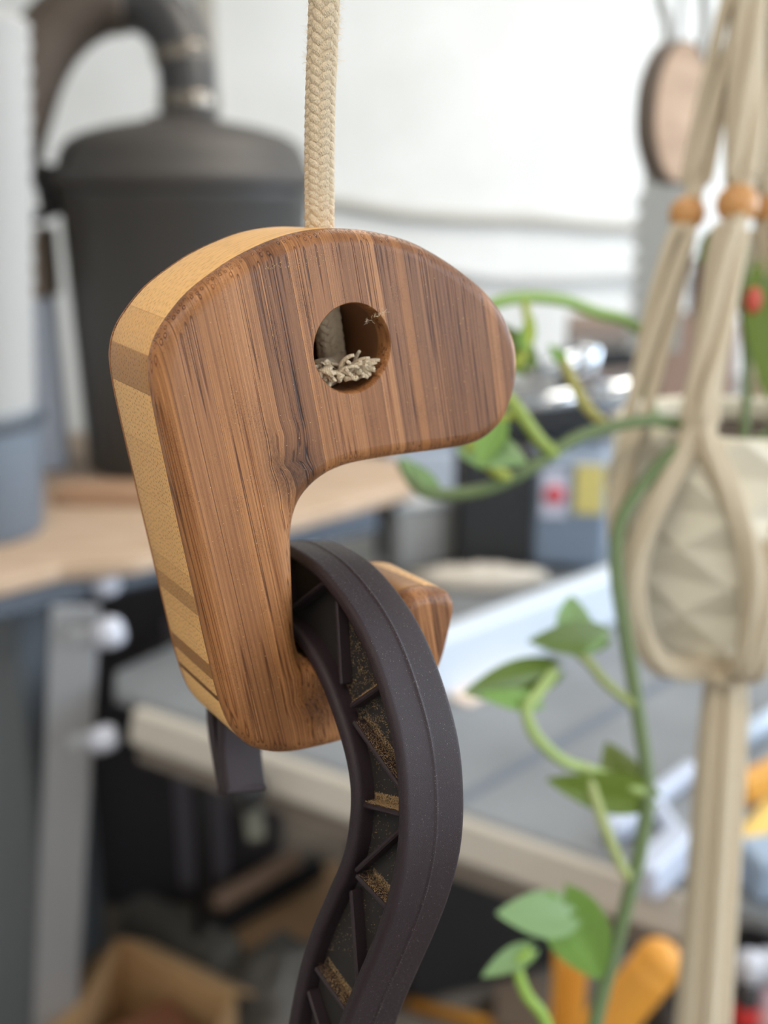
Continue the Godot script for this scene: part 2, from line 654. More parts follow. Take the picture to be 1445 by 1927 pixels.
func build_block() -> void:
	var origin := at(664, 656, 0.238)
	var xf := turned(origin, BLOCK_YAW)
	var b := thing("wooden_hook", "C-shaped laminated bamboo hook with a round hole, hanging from the cream rope", "hook", xf)
	var o := block_outline()
	var nrm := side_normals(o)
	var hole := circle2(10.0, 72)
	var dark := strand_images(11)
	var face := face_image(5)
	var m_front := bamboo(dark, face, 0.42, 0.016)
	var m_core := bamboo(core_images(23), null, 0.45, 0.008)
	var R := 3.7
	# front ply, its outer edge rounded over
	var st := begin()
	var rings := [[0.35, -5.0], [0.12, -4.85], [0.0, -4.6], [0.0, -R]]
	var inset := PackedVector2Array()
	for k in range(1, 10):
		var a := PI / 2 * k / 9.0
		rings.append([R * (1.0 - cos(a)), -R + R * sin(a)])
	for i in o.size():
		inset.append(o[i] - nrm[i] * R)
	wall_rings(st, o, nrm, rings, front_uv)
	var hn := side_normals(hole)
	var hole_rings := [[-0.25, 0.0], [0.0, -0.3], [0.0, -5.0]]
	wall_rings(st, hole, hn, hole_rings, front_uv, true)
	var hole_wide := circle2(10.25, 72)
	cap(st, inset, hole_wide, 0.0, front_uv, true)
	obj("front_ply", st, m_front, b).set_meta("label", "reddish brown front layer with ringed strand ends along its rounded edge")
	# pale core
	st = begin()
	wall_rings(st, o, nrm, [[0.3, -27.0], [0.1, -26.85], [0.0, -26.6], [0.0, -20.0], [0.0, -15.0], [0.0, -10.0], [0.0, -5.4], [0.1, -5.15], [0.35, -5.0]], core_uv)
	obj("core_ply", st, m_core, b).set_meta("label", "pale yellow middle layer with dotted end grain")
	st = begin()
	wall_rings(st, hole, hn, [[0.0, -5.0], [0.0, -15.0], [0.0, -26.9]], core_uv, true)
	obj("drilled_wall", st, mat(c8(126, 84, 52), 0.7), b)
	# back ply
	st = begin()
	rings = []
	for k in range(0, 10):
		var a := PI / 2 * (9 - k) / 9.0
		rings.append([2.8 * (1.0 - cos(a)), -30.0 + 2.8 - 2.8 * sin(a)])
	rings.append_array([[0.1, -27.12], [0.3, -27.0]])
	wall_rings(st, o, nrm, rings, front_uv)
	var inset2 := PackedVector2Array()
	for i in o.size():
		inset2.append(o[i] - nrm[i] * 2.8)
	cap(st, inset2, PackedVector2Array(), -30.0, front_uv, false)
	cap(st, o, PackedVector2Array(), -27.02, front_uv, true)
	obj("back_ply", st, m_front, b)
	# sawdust caught on the face
	rng.seed = 77
	var spots := []
	while spots.size() < 420:
		var q := Vector2(rnd(-46, 49), rnd(-96, 25))
		if rng.randf() < 0.3:
			q = Vector2(rnd(-22, -4), rnd(18, 25))
		if Geometry2D.is_point_in_polygon(q, inset) and q.length() > 10.3:
			spots.append(Transform3D(Basis.from_euler(Vector3(rnd(0, 3), rnd(0, 3), rnd(0, 3))).scaled(Vector3.ONE * rnd(0.00005, 0.00014)), Vector3(q.x, q.y, 0.03) * 0.001))
	scatter("sawdust", spots, mat(c8(214, 178, 128), 0.8), b)

func scatter(called: String, where: Array, m: Material, parent: Node3D) -> void:        # grains too small to count
	var st := begin(false)
	var c := [Vector3(1, 0, 0), Vector3(0, 0.7, 0), Vector3(0, 0, 1.2), Vector3(-0.8, 0, 0), Vector3(0, -0.7, 0), Vector3(0, 0, -1)]
	for f in [[0, 1, 2], [1, 3, 2], [3, 4, 2], [4, 0, 2], [1, 0, 5], [3, 1, 5], [4, 3, 5], [0, 4, 5]]:
		tri(st, c[f[0]], c[f[1]], c[f[2]])
	var mm := MultiMesh.new()
	mm.transform_format = MultiMesh.TRANSFORM_3D
	mm.mesh = mesh_of(st)
	mm.instance_count = where.size()
	for i in where.size():
		mm.set_instance_transform(i, where[i])
	var o := MultiMeshInstance3D.new()
	o.multimesh = mm
	o.material_override = m
	o.name = called
	o.set_meta("kind", "stuff")
	parent.add_child(o, true)


# ---------------------------------------------------------------- the rope
func build_rope() -> void:
	var origin := at(664, 656, 0.238)
	var bx := Basis.from_euler(Vector3(0, deg_to_rad(BLOCK_YAW), 0))
	var root := thing("braided_rope", "thick cream braided cotton rope holding up the wooden hook", "rope", Transform3D(bx, origin))
	var way := [Vector3(4.5, 112, -14), Vector3(2.2, 75, -14), Vector3(0.6, 50, -14), Vector3(0.1, 30, -14), Vector3(0, 18, -14), Vector3(1.4, 10.5, -15), Vector3(3.6, 3.5, -17), Vector3(5.0, -2.5, -18), Vector3(3.6, -6.2, -15), Vector3(-0.6, -6.6, -11), Vector3(-4.2, -6.4, -7.5), Vector3(-5.4, -6.2, -5.0)]
	var pts := []
	for p in way:
		pts.append(p * 0.001)
	var path := spline(pts, 0.0005)
	var fr := frames(path)
	var n := 8
	var pitch := 0.0222
	var m := mat(c8(222, 202, 172), 0.95)
	m.rim_enabled = true
	m.rim = 0.4
	m.rim_tint = 0.6
	m.heightmap_enabled = true
	m.heightmap_texture = noise_tex(0.05, 3, 256, null, 8)
	m.heightmap_scale = 0.05
	m.uv1_triplanar = true
	m.uv1_scale = Vector3(260, 90, 260)
	var mid := 0.00245
	var amp := 0.00042
	for way_ in [1, -1]:
		for i in n:
			var c := PackedVector3Array()
			for k in path.size():
				var l := k * 0.0005
				var turn := TAU * l / pitch
				var cross := 2.0 * n * l / pitch
				var x := cross + 2.0 * i if way_ == 1 else 2.0 * i - cross
				var over: float = clampf(1.5 * sin(PI / 2 * (x + 0.5)), -1.0, 1.0) * way_
				var a: float = TAU * i / n + turn * way_
				var r: float = mid + amp * over
				c.append(path[k] + (fr[k][0] * cos(a) + fr[k][1] * sin(a)) * r)
			# a flattened yarn: its broad side turned outwards
			var st := begin()
			var rows := []
			for k in range(0, c.size()):
				var t := (c[mini(k + 1, c.size() - 1)] - c[maxi(k - 1, 0)]).normalized()
				var out := (c[k] - path[k]).normalized()
				var side := out.cross(t).normalized()
				out = t.cross(side)
				var row := PackedVector3Array()
				for j in 8:
					var a := TAU * j / 8
					row.append(c[k] + side * (0.00108 * cos(a)) - out * (0.00066 * sin(a)))
				rows.append(row)
			rows.reverse()
			grid(st, rows, true)
			obj("strand", st, m, root)
	# loose fibres all round
	rng.seed = 31
	var st := begin()
	for k in 1500:
		var i := int(rnd(0, 150 if k % 3 else 135))
		if k % 4 == 0:
			i = int(rnd(118, 156))
		var a := rnd(0, TAU)
		var out: Vector3 = fr[i][0] * cos(a) + fr[i][1] * sin(a)
		var p: Vector3 = path[i] + out * 0.0031
		var dir: Vector3 = (out * rnd(0.2, 0.9) + fr[i][2] * rnd(-1, 1) + Vector3(rnd(-0.4, 0.4), rnd(-0.4, 0.4), rnd(-0.4, 0.4))).normalized()
		var q := PackedVector3Array()
		var len := rnd(0.0005, 0.0023)
		var curl := Vector3(rnd(-1, 1), rnd(-1, 1), rnd(-1, 1)) * 0.5
		for s in 5:
			q.append(p)
			dir = (dir + curl * 0.35).normalized()
			p += dir * len / 4.0
		tube(st, q, 0.000034, 0.000014, 3)
	var m2 := mat(c8(236, 218, 186), 0.9)
	var fz := obj("loose_fibre", st, m2, root)
	fz.set_meta("kind", "stuff")
	# the cut end, unravelled inside the hole
	st = begin()
	for k in 46:
		var right := k % 3 > 0
		var base := Vector3(rnd(-1.5, 5.0), rnd(-7.6, -5.6), rnd(-7.0, -3.2)) * 0.001 if right else Vector3(rnd(-7.2, -2.0), rnd(-7.2, -5.2), rnd(-7.5, -3.2)) * 0.001
		var dir := Vector3(rnd(-0.5, 0.6), rnd(0.5, 1.0), rnd(-0.2, 0.8)).normalized()
		var curl := Vector3(rnd(-0.2, 0.9), rnd(-1.3, -0.4), rnd(0.0, 0.7)) * (1.0 if right else 1.5)
		var q := PackedVector3Array()
		var p := base
		for s in 9:
			q.append(p)
			dir = (dir + curl * 0.22).normalized()
			var nx := p + dir * (0.00072 if right else 0.0005)
			if Vector2(nx.x, nx.y).length() > 0.0092 or nx.z > -0.0010:
				nx = p + Vector3(-p.x, -p.y, -0.004).normalized() * 0.00025
			p = nx
		tube(st, q, rnd(0.0005, 0.00085), 0.0004, 7)
	var fy := obj("frayed_yarn", st, m, root)
	fy.set_meta("kind", "stuff")
	fy.set_meta("label", "frayed rope end inside the round hole")
	st = begin()
	var w := [Vector3(3.6, 5.2, -1.2), Vector3(5.2, 6.2, -0.4), Vector3(6.6, 7.0, 0.3), Vector3(8.0, 7.4, 0.4)]
	for k in 26:
		var c: Vector3 = (w[k % 4].lerp(w[(k + 1) % 4], rng.randf() if k % 4 < 3 else 0.0) + Vector3(rnd(-0.3, 0.3), rnd(-0.3, 0.3), rnd(-0.2, 0.2))) * 0.001
		var q := PackedVector3Array()
		var dir := Vector3(rnd(-1, 1), rnd(-1, 1), rnd(-0.3, 0.5)).normalized()
		for s in 6:
			q.append(c)
			dir = (dir + Vector3(rnd(-1, 1), rnd(-1, 1), rnd(-0.6, 0.6)) * 0.9).normalized()
			c += dir * 0.00026
		tube(st, q, 0.00003, 0.000018, 4)
	var lint := obj("lint", st, m2, root)
	lint.set_meta("kind", "stuff")


# ---------------------------------------------------------------- the dark plastic hook
func flat_curve(p: Array, n: int) -> PackedVector2Array:       # n points evenly spread along a smooth curve, millimetres
	var pts := []
	for q in p:
		pts.append(Vector3(q[0], q[1], 0))
	var s := spline(pts, 0.2)
	var out := PackedVector2Array()
	for i in n:
		var k := float(i) / (n - 1) * (s.size() - 1)
		var a := s[int(k)].lerp(s[mini(int(k) + 1, s.size() - 1)], k - int(k))
		out.append(Vector2(a.x, a.y))
	return out

func rail(st: SurfaceTool, line: PackedVector2Array, inward: float, thick: float, depth: float, edge: float, ridge: float) -> void:   # a band: thick in the plane of the curve, depth across it
	var prof := []        # (how far into the hook, across) anticlockwise round the section
	var steps := 4
	var corners := [[Vector2(edge, -edge), PI / 2], [Vector2(edge, -depth + edge), PI], [Vector2(thick - edge, -depth + edge), PI * 1.5], [Vector2(thick - edge, -edge), TAU]]
	for i in corners.size():
		var c: Vector2 = corners[i][0]
		for k in steps + 1:
			var a: float = corners[i][1] + PI / 2 * k / steps
			prof.append(c + Vector2(cos(a), sin(a)) * edge)
		if i == 0:
			for q in [[0.0, -edge - 0.3], [0.0, -depth * 0.3], [0.0, -depth / 2 + 0.9], [0.0, -depth / 2 + 0.4], [-ridge, -depth / 2 + 0.12], [-ridge, -depth / 2 - 0.12], [0.0, -depth / 2 - 0.4], [0.0, -depth / 2 - 0.9], [0.0, -depth * 0.7], [0.0, -depth + edge + 0.3]]:
				prof.append(Vector2(q[0], q[1]))
		if i == 2:
			for q in [-depth + edge + 0.3, -depth * 0.6, -depth * 0.4, -edge - 0.3]:
				prof.append(Vector2(thick, q))
	var n := line.size()
	var rows := []
	for i in n:
		var t := (line[mini(i + 1, n - 1)] - line[maxi(i - 1, 0)]).normalized()
		var into := Vector2(-t.y, t.x) * inward
		var row := PackedVector3Array()
		for q in prof:
			var p: Vector2 = line[i] + into * q.x
			row.append(Vector3(p.x, p.y, q.y * narrowing(i, n)) * 0.001)
		rows.append(row)
	if inward > 0:
		rows.reverse()
	grid(st, rows, true)
	for e in [0, n - 1]:
		var c := Vector3.ZERO
		for q in rows[e]:
			c += q
		c /= rows[e].size()
		for j in rows[e].size():
			var a: Vector3 = rows[e][j]
			var b: Vector3 = rows[e][(j + 1) % rows[e].size()]
			if e == 0:
				tri(st, c, b, a)
			else:
				tri(st, c, a, b)

func narrowing(i: int, n: int) -> float:       # the hook grows slimmer towards its free end
	return 1.0 - 0.26 * smoothstep(0.72, 0.98, float(i) / n)

func build_plastic_hook() -> void:
	var q0 := on_face(-12.374, -72.258)
	var h := Vector3(0.60181502, 0, 0.79863551)
	var n := Vector3(-0.78650244, 0.17364818, 0.5926721)
	var v := n.cross(h)
	var root := thing("plastic_hook", "dark brown ribbed plastic hook with a broad curved band, hung in the wooden hook", "hook", Transform3D(Basis(h, v, n), q0))
	var outer := flat_curve([[29.5, -112], [29.2, -98], [30.0, -86], [32.2, -76], [35.6, -64], [39.0, -52.5], [41.5, -41.5], [42.4, -30.1], [40.8, -19.4], [36.9, -8.7], [30.6, 0.6], [21.3, 10.3], [11.0, 17.0], [-1.5, 21.9], [-12.8, 23.6], [-22, 23.2], [-32, 19], [-40, 11], [-45.5, 0], [-48, -12], [-47.5, -22], [-45.2, -33], [-40.4, -41.5], [-34.5, -49.6]], 170)
	var inner := flat_curve([[10.5, -112], [9.6, -98], [9.9, -88], [10.9, -76], [13.4, -63.5], [17.4, -51.5], [21.2, -40], [21.9, -31], [20.2, -22.6], [14.9, -14.6], [5.4, -5.6], [-2.2, -0.9], [-10, 1.9], [-19, 2.4], [-27.5, -0.6], [-33.5, -6], [-36.4, -15], [-37, -26], [-34.4, -38], [-29.5, -47.5]], 170)
	var D := 17.0
	var m := mat(c8(43, 32, 36), 0.36)
	m.heightmap_enabled = true
	m.heightmap_texture = noise_tex(0.08, 4, 512, null, 3)
	m.heightmap_scale = 0.011
	m.uv1_triplanar = true
	m.uv1_scale = Vector3(105, 105, 105)
	m.roughness_texture = noise_tex(0.03, 4, 512, ramp2(Color(0.62, 0.62, 0.62), Color(1, 1, 1)), 9)
	m.roughness = 0.62
	m.metallic_specular = 0.40
	var st := begin()
	rail(st, outer, 1.0, 3.1, D, 1.2, 0.22)
	obj("outer_band", st, m, root)
	st = begin()
	rail(st, inner, -1.0, 3.6, D, 1.5, 0.0)
	obj("inner_band", st, m, root)
	# the web between the bands
	st = begin(false)
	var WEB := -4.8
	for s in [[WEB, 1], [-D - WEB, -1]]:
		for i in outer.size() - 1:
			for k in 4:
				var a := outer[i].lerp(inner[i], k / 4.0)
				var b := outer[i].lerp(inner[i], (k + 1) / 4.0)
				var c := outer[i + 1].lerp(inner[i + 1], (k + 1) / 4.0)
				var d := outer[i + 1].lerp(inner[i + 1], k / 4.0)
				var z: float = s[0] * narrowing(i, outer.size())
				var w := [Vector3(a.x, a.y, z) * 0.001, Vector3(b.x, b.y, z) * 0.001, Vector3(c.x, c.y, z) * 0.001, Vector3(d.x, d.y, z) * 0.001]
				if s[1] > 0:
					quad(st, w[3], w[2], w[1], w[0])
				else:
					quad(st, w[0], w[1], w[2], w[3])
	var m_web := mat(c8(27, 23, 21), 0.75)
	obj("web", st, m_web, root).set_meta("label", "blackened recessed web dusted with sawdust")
	st = begin(false)
	var e0 := outer[outer.size() - 1]
	var e1 := inner[inner.size() - 1]
	bar(st, Vector3(e0.x, e0.y, -D * 0.37) * 0.001, Vector3(e1.x, e1.y, -D * 0.37) * 0.001, 0.0016, D * 0.00074, 0.0004)
	obj("end_plate", st, m, root)
	# the zigzag of ribs, on both sides of the web
	var ribs := [[-13.2, 8.4, -1.6, 18.2], [4.3, 15.6, 10.6, -2.8], [25.2, 2.6, 15.0, -6.4], [16.8, -9.4, 36.6, -17.3], [23.6, -26.4, 39.0, -21.9], [39.6, -23.4, 25.2, -41.8], [25.6, -42.8, 40.6, -44.8], [24.6, -47.0, 32.0, -67.3], [15.6, -72.0, 30.0, -75.1], [14.0, -79.0, 28.0, -92.0],
		[-14.5, 8.0, -22.0, 21.5], [-24.0, 5.0, -38.0, 11.5], [-34.5, -8.0, -44.5, 0.0], [-37.0, -18.0, -47.0, -10.0], [-37.0, -26.0, -45.5, -31.0]]
	for r in ribs:
		var slim := 0.8 if r[0] < -30.0 else 1.0
		for s in [[-1.5 * slim, WEB * slim - 0.2], [(-D - WEB) * slim + 0.2, (-D + 1.5) * slim]]:
			st = begin(false)
			var a := Vector3(r[0], r[1], (s[0] + s[1]) / 2) * 0.001
			var b := Vector3(r[2], r[3], (s[0] + s[1]) / 2) * 0.001
			var y := (b - a).normalized()
			var x := y.cross(Vector3(0, 0, 1))
			box(st, Vector3(0.0012, a.distance_to(b), absf(s[0] - s[1]) * 0.001), Transform3D(Basis(x, y, Vector3(0, 0, 1)), (a + b) / 2), 0.0004)
			obj("rib", st, m, root)
	# sawdust lying in the pockets
	rng.seed = 91
	var where := []
	var clump := FastNoiseLite.new()
	clump.seed = 2
	clump.frequency = 0.35
	for k in 26000:
		var q := Vector2.ZERO
		var z := WEB + 0.03
		if k % 5 < 3:
			var i := rnd(36, 96)
			var e := outer[int(i)].lerp(outer[int(i) + 1], i - int(i))
			var f := inner[int(i)].lerp(inner[int(i) + 1], i - int(i))
			q = e.lerp(f, rnd(0.18, 0.84))
			var nz := clump.get_noise_2d(q.x, q.y)
			var want := 0.34 + 1.1 * nz if q.y > -13.0 else 0.03 + 0.4 * maxf(nz, 0.0)
			if rng.randf() > want:
				continue
		else:
			var r: Array = [ribs[4], ribs[6], ribs[8], ribs[2], ribs[3], ribs[4]][k % 6]
			var f := rng.randf()
			q = Vector2(r[0], r[1]).lerp(Vector2(r[2], r[3]), lerpf(f, sqrt(f), 0.5))
			z = rnd(WEB, -1.8)
			q += Vector2(rnd(-0.3, 0.3), 0.75 + rnd(0, 0.35))
			if rng.randf() < 0.5:
				q.y += rnd(0, 1.8)
				z = WEB + 0.03
		where.append(Transform3D(Basis.from_euler(Vector3(rnd(0, 3), rnd(0, 3), rnd(0, 3))).scaled(Vector3.ONE * rnd(0.00004, 0.00012)), Vector3(q.x, q.y, z) * 0.001))
	scatter("sawdust", where, mat(c8(164, 134, 94), 0.9), root)
	where = []
	for k in 2400:
		var fi := rnd(6, 120)
		var i := int(fi)
		var t := (outer[i + 1] - outer[i - 1]).normalized()
		var q := outer[i].lerp(outer[i + 1], fi - i) + Vector2(t.y, -t.x) * 0.02
		var z := rnd(-D + 0.8, -0.8)
		if k % 3 == 0:
			z = -D / 2 + rnd(-0.4, 0.4)
			q += Vector2(t.y, -t.x) * 0.15
		where.append(Transform3D(Basis.from_euler(Vector3(rnd(0, 3), rnd(0, 3), rnd(0, 3))).scaled(Vector3.ONE * rnd(0.00002, 0.00006)), Vector3(q.x, q.y, z) * 0.001))
	scatter("dust_speck", where, mat(c8(205, 195, 180), 0.8), root)

func on_face(u: float, v: float) -> Vector3:
	return turned(at(664, 656, 0.238), BLOCK_YAW) * (Vector3(u, v, 0) * 0.001)


# ---------------------------------------------------------------- the room
func room() -> void:
	var m_floor := mat(c8(140, 128, 114), 0.85)
	m_floor.albedo_texture = noise_tex(0.02, 5, 512, ramp2(Color(0.72, 0.70, 0.68), Color(1, 1, 1)), 4)
	m_floor.uv1_triplanar = true
	m_floor.uv1_scale = Vector3(0.7, 0.7, 0.7)
	var m_wall := mat(c8(243, 243, 241), 0.8)
	m_wall.albedo_texture = noise_tex(0.012, 4, 512, ramp2(Color(0.95, 0.95, 0.945), Color(1, 1, 1)), 6)
	m_wall.uv1_triplanar = true
	m_wall.uv1_scale = Vector3(0.5, 0.5, 0.5)
	var m_ceil := mat(c8(238, 238, 236), 0.9)
	var st := begin()
	box(st, Vector3(5.1, 0.1, 5.1), shifted(-0.15, -0.05, -0.75), 0)
	struct("floor", st, m_floor)
	st = begin()
	box(st, Vector3(5.1, 0.1, 5.1), shifted(-0.15, 2.80, -0.75), 0)
	struct("ceiling", st, m_ceil)
	st = begin()
	box(st, Vector3(5.1, 2.75, 0.1), shifted(-0.15, 1.375, -3.25), 0)
	struct("wall_back", st, m_wall)
	st = begin()
	box(st, Vector3(5.1, 2.75, 0.1), shifted(-0.15, 1.375, 1.75), 0)
	struct("wall_front", st, m_wall)
	st = begin()
	box(st, Vector3(0.1, 2.75, 4.9), shifted(-2.65, 1.375, -0.75), 0)
	struct("wall_left", st, m_wall)
	# right wall with two window openings, y 0.95..2.35
	st = begin()
	box(st, Vector3(0.1, 0.95, 4.9), shifted(2.35, 0.475, -0.75), 0)
	box(st, Vector3(0.1, 0.40, 4.9), shifted(2.35, 2.55, -0.75), 0)
	box(st, Vector3(0.1, 1.4, 0.45), shifted(2.35, 1.65, -2.975), 0)
	box(st, Vector3(0.1, 1.4, 0.60), shifted(2.35, 1.65, -0.85), 0)
	box(st, Vector3(0.1, 1.4, 0.25), shifted(2.35, 1.65, 1.575), 0)
	struct("wall_right", st, m_wall)
	var m_frame := mat(c8(225, 225, 222), 0.5)
	var glass := mat(Color(0.95, 0.98, 1.0, 0.08), 0.03)
	glass.transparency = BaseMaterial3D.TRANSPARENCY_ALPHA
	for w in [["window_1", -1.95, 1.6], ["window_2", 0.45, 2.0]]:
		var win := Node3D.new()
		win.name = w[0]
		win.position = Vector3(2.35, 0.95, w[1])
		win.set_meta("kind", "structure")
		add_child(win)
		var wide: float = w[2]
		for q in [[Vector3(0.06, 0.05, wide), Vector3(0, 0.025, 0)], [Vector3(0.06, 0.05, wide), Vector3(0, 1.375, 0)], [Vector3(0.06, 1.3, 0.05), Vector3(0, 0.7, 0.025 - wide / 2)], [Vector3(0.06, 1.3, 0.05), Vector3(0, 0.7, wide / 2 - 0.025)], [Vector3(0.06, 1.3, 0.05), Vector3(0, 0.7, 0)]]:
			st = begin()
			box(st, q[0], shifted(q[1].x, q[1].y, q[1].z), 0.006)
			obj("frame", st, m_frame, win)
		for s in [-1, 1]:
			st = begin()
			box(st, Vector3(0.006, 1.3, wide / 2 - 0.075), shifted(0, 0.7, s * (wide / 4 - 0.0125)), 0)
			obj("pane", st, glass, win)
	# two ceiling lights
	for q in [[Vector3(0.55, 2.75, -1.75), 2.7], [Vector3(-0.55, 2.75, 0.65), 1.9]]:
		var l := thing("ceiling_light", "flat white ceiling light panel " + ("above the workbench" if q[1] > 2.2 else "over the open floor near the front wall"), "light", Transform3D(Basis(), q[0]))
		st = begin()
		box(st, Vector3(1.26, 0.04, 0.66), shifted(0, -0.02, 0), 0.004)
		obj("frame", st, m_frame, l)
		var glow := mat(c8(255, 250, 240), 0.6)
		glow.emission_enabled = true
		glow.emission = c8(255, 247, 234)
		glow.emission_energy_multiplier = 1.2
		st = begin()
		box(st, Vector3(1.2, 0.006, 0.6), shifted(0, -0.043, 0), 0.001)
		obj("diffuser", st, glow, l)
		area("panel_light", q[0] + Vector3(0, -0.06, 0), Vector3.DOWN, Vector2(1.2, 0.6), q[1], Color(1.0, 0.955, 0.89))
	# wall batten behind the pipe
	st = begin()
	var bt := at(417, 200, 3.2)
	box(st, Vector3(0.05, 2.75, 0.035), shifted(bt.x, 1.375, -3.18), 0.006)
	struct("trim_1", st, mat(c8(178, 172, 162), 0.7))


func on_wall(px: float, py: float, z: float) -> Vector3:
	var r := ray(px, py)
	return EYE + r * (z / r.z)

func slab(st: SurfaceTool, pix: Array, top: float, thick: float, bevel := 0.004) -> void:      # a flat board on the level top, its corners found from the photograph
	var poly := PackedVector2Array()
	for q in pix:
		var p := on_y(q[0], q[1], top)
		poly.append(Vector2(p.x, -p.z))
	if Geometry2D.is_polygon_clockwise(poly):
		poly.reverse()
	prism(st, poly, top - thick, top, Transform3D(Basis(Vector3(1, 0, 0), Vector3(0, 0, -1), Vector3(0, 1, 0)), Vector3.ZERO), bevel)

func wood_mat(c: Color, yaw := 0.0, sd := 3) -> StandardMaterial3D:
	var m := mat(c, 0.65)
	m.albedo_texture = noise_tex(0.02, 4, 256, ramp2(Color(0.8, 0.76, 0.7), Color(1, 1, 1)), sd)
	m.uv1_triplanar = true
	m.uv1_scale = Vector3(0.9, 6.0, 6.0)
	return m

func lump(called: String, label: String, category: String, c: Vector3, r: Vector3, m: Material, sd: int, rough := 0.3) -> void:   # a soft crumpled heap
	var n := FastNoiseLite.new()
	n.seed = sd
	n.frequency = 1.1
	var rows := []
	for i in 15:
		var a := -PI / 2 + PI * i / 14.0
		var row := PackedVector3Array()
		for j in 28:
			var b := TAU * j / 28
			var d := Vector3(cos(a) * cos(b), sin(a), -cos(a) * sin(b))
			var p := d * (1.0 + rough * n.get_noise_3dv(d * 2.0))
			p.y = maxf(p.y, -0.6)
			row.append(p * r)
		rows.append(row)
	var st := begin()
	grid(st, rows, true)
	var o := obj(called, st, m)
	o.position = c + Vector3(0, 0.6 * r.y, 0)
	tag(o, label, category)


# ---------------------------------------------------------------- the workshop behind
func workshop() -> void:
	var st: SurfaceTool
	var m_pine := wood_mat(c8(214, 190, 168), 0, 3)
	var m_black := mat(c8(44, 43, 44), 0.55)
	var m_navy := mat(c8(66, 76, 90), 0.4)
	var m_steel := mat(c8(168, 170, 174), 0.45, 0.3)
	var m_knob := mat(c8(205, 208, 220), 0.35)
	# workbench on the left
	var bench := thing("workbench", "light wood workbench with a dark blue front rail, carrying the dark bin", "workbench", Transform3D(Basis(), Vector3.ZERO))
	st = begin()
	slab(st, [[-420, 1190], [0, 1092], [110, 1064], [255, 1052], [400, 1015], [777, 914], [768, 868], [560, 840], [520, 812], [-60, 812], [-420, 850]], 0.97, 0.024)
	obj("top", st, m_pine, bench)
	st = begin()
	bar(st, on_y(-150, 1162, 0.925), on_y(702, 972, 0.925), 0.05, 0.03, 0.004)
	obj("front_rail", st, m_navy, bench)
	var top := at(142, 1140, 1.50)
	var foot := on_y(112, 2075, 0)
	foot.z = top.z + 0.01
	st = begin()
	bar(st, foot, top, 0.066, 0.012, 0.002)
	obj("leg", st, m_steel, bench)
	st = begin()
	bar(st, foot + Vector3(-0.03, 0, -0.03), top + Vector3(-0.033, 0, -0.03), 0.012, 0.06, 0.002)
	obj("leg", st, mat(c8(84, 86, 88), 0.5, 0.2), bench)
	for q in [[Vector2(200, 1098), 0.019, 1.55], [Vector2(207, 1190), 0.021, 1.47], [Vector2(196, 1390), 0.018, 1.47]]:
		var c := at(q[0].x, q[0].y, q[2])
		st = begin()
		lathe(st, [Vector2(0.001, -0.018), Vector2(q[1] * 0.8, -0.018), Vector2(q[1], -0.010), Vector2(q[1], 0.008), Vector2(q[1] * 0.75, 0.016), Vector2(0.001, 0.018)], 18, turned(c, 0, 0, -70))
		obj("clamp_knob", st, m_knob, bench)
		if q[0].y > 1150:
			st = begin()
			bar(st, c, Vector3(top.x, c.y - 0.004, c.z), 0.016, 0.016)
			obj("knob_stem", st, m_steel, bench)
	# steel cabinet at the left edge
	st = begin()
	var pc := at(-150, 1500, 1.66)
	box(st, Vector3(0.36, 0.93, 0.3), shifted(pc.x, 0.465, pc.z - 0.15), 0.008)
	tag(obj("steel_cabinet", st, mat(c8(112, 117, 122), 0.45, 0.1)), "blue grey sheet steel cabinet under the workbench beside its grey leg", "cabinet")
	# grey pail with a pale ribbed filter standing in it
	var pp := on_y(-40, 1000, 0.97)
	var pail := thing("pail", "blue grey plastic pail at the left end of the workbench", "bucket", Transform3D(Basis(), pp))
	st = begin()
	lathe(st, [Vector2(0.001, 0), Vector2(0.092, 0), Vector2(0.097, 0.006), Vector2(0.106, 0.170), Vector2(0.106, 0.192), Vector2(0.100, 0.192), Vector2(0.098, 0.170), Vector2(0.09, 0.02), Vector2(0.001, 0.02)], 48)
	obj("body", st, mat(c8(112, 122, 134), 0.5), pail)
	st = begin()
	lathe(st, [Vector2(0.106, 0.166), Vector2(0.112, 0.17), Vector2(0.113, 0.182), Vector2(0.106, 0.186)], 48)
	obj("rim", st, mat(c8(70, 76, 84), 0.5), pail)
	var filt := thing("filter_cylinder", "tall whitish ribbed filter cylinder standing in the blue grey pail", "filter", turned(pp + Vector3(0.006, 0.026, 0), 0, 0, -4.4))
	var prof := [Vector2(0.001, 0.0), Vector2(0.08, 0.0)]
	for k in 44:
		prof.append(Vector2(0.0795 if k % 2 else 0.0835, 0.012 + k * 0.0158))
	prof.append(Vector2(0.0835, 0.70))
	prof.append(Vector2(0.076, 0.708))
	prof.append(Vector2(0.001, 0.708))
	st = begin()
	lathe(st, prof, 48)
	obj("ribbed_body", st, mat(c8(176, 175, 173), 0.8), filt)
	# the dark bin
	var bp := on_y(374, 866, 0.97)
	var bin := thing("dust_bin", "large dark grey bin with a domed lid on the workbench", "bin", Transform3D(Basis.from_scale(Vector3(1.02, 0.98, 1.02)), bp))
	var m_bin := mat(c8(66, 64, 62), 0.5)
	m_bin.roughness_texture = noise_tex(0.01, 3, 256, ramp2(Color(0.7, 0.7, 0.7), Color(1, 1, 1)), 5)
	m_bin.uv1_triplanar = true
	st = begin()
	lathe(st, [Vector2(0.001, 0.0), Vector2(0.199, 0.0), Vector2(0.206, 0.008), Vector2(0.213, 0.25), Vector2(0.221, 0.502), Vector2(0.226, 0.507), Vector2(0.226, 0.522), Vector2(0.21, 0.522)], 64)
	obj("body", st, m_bin, bin)
	st = begin()
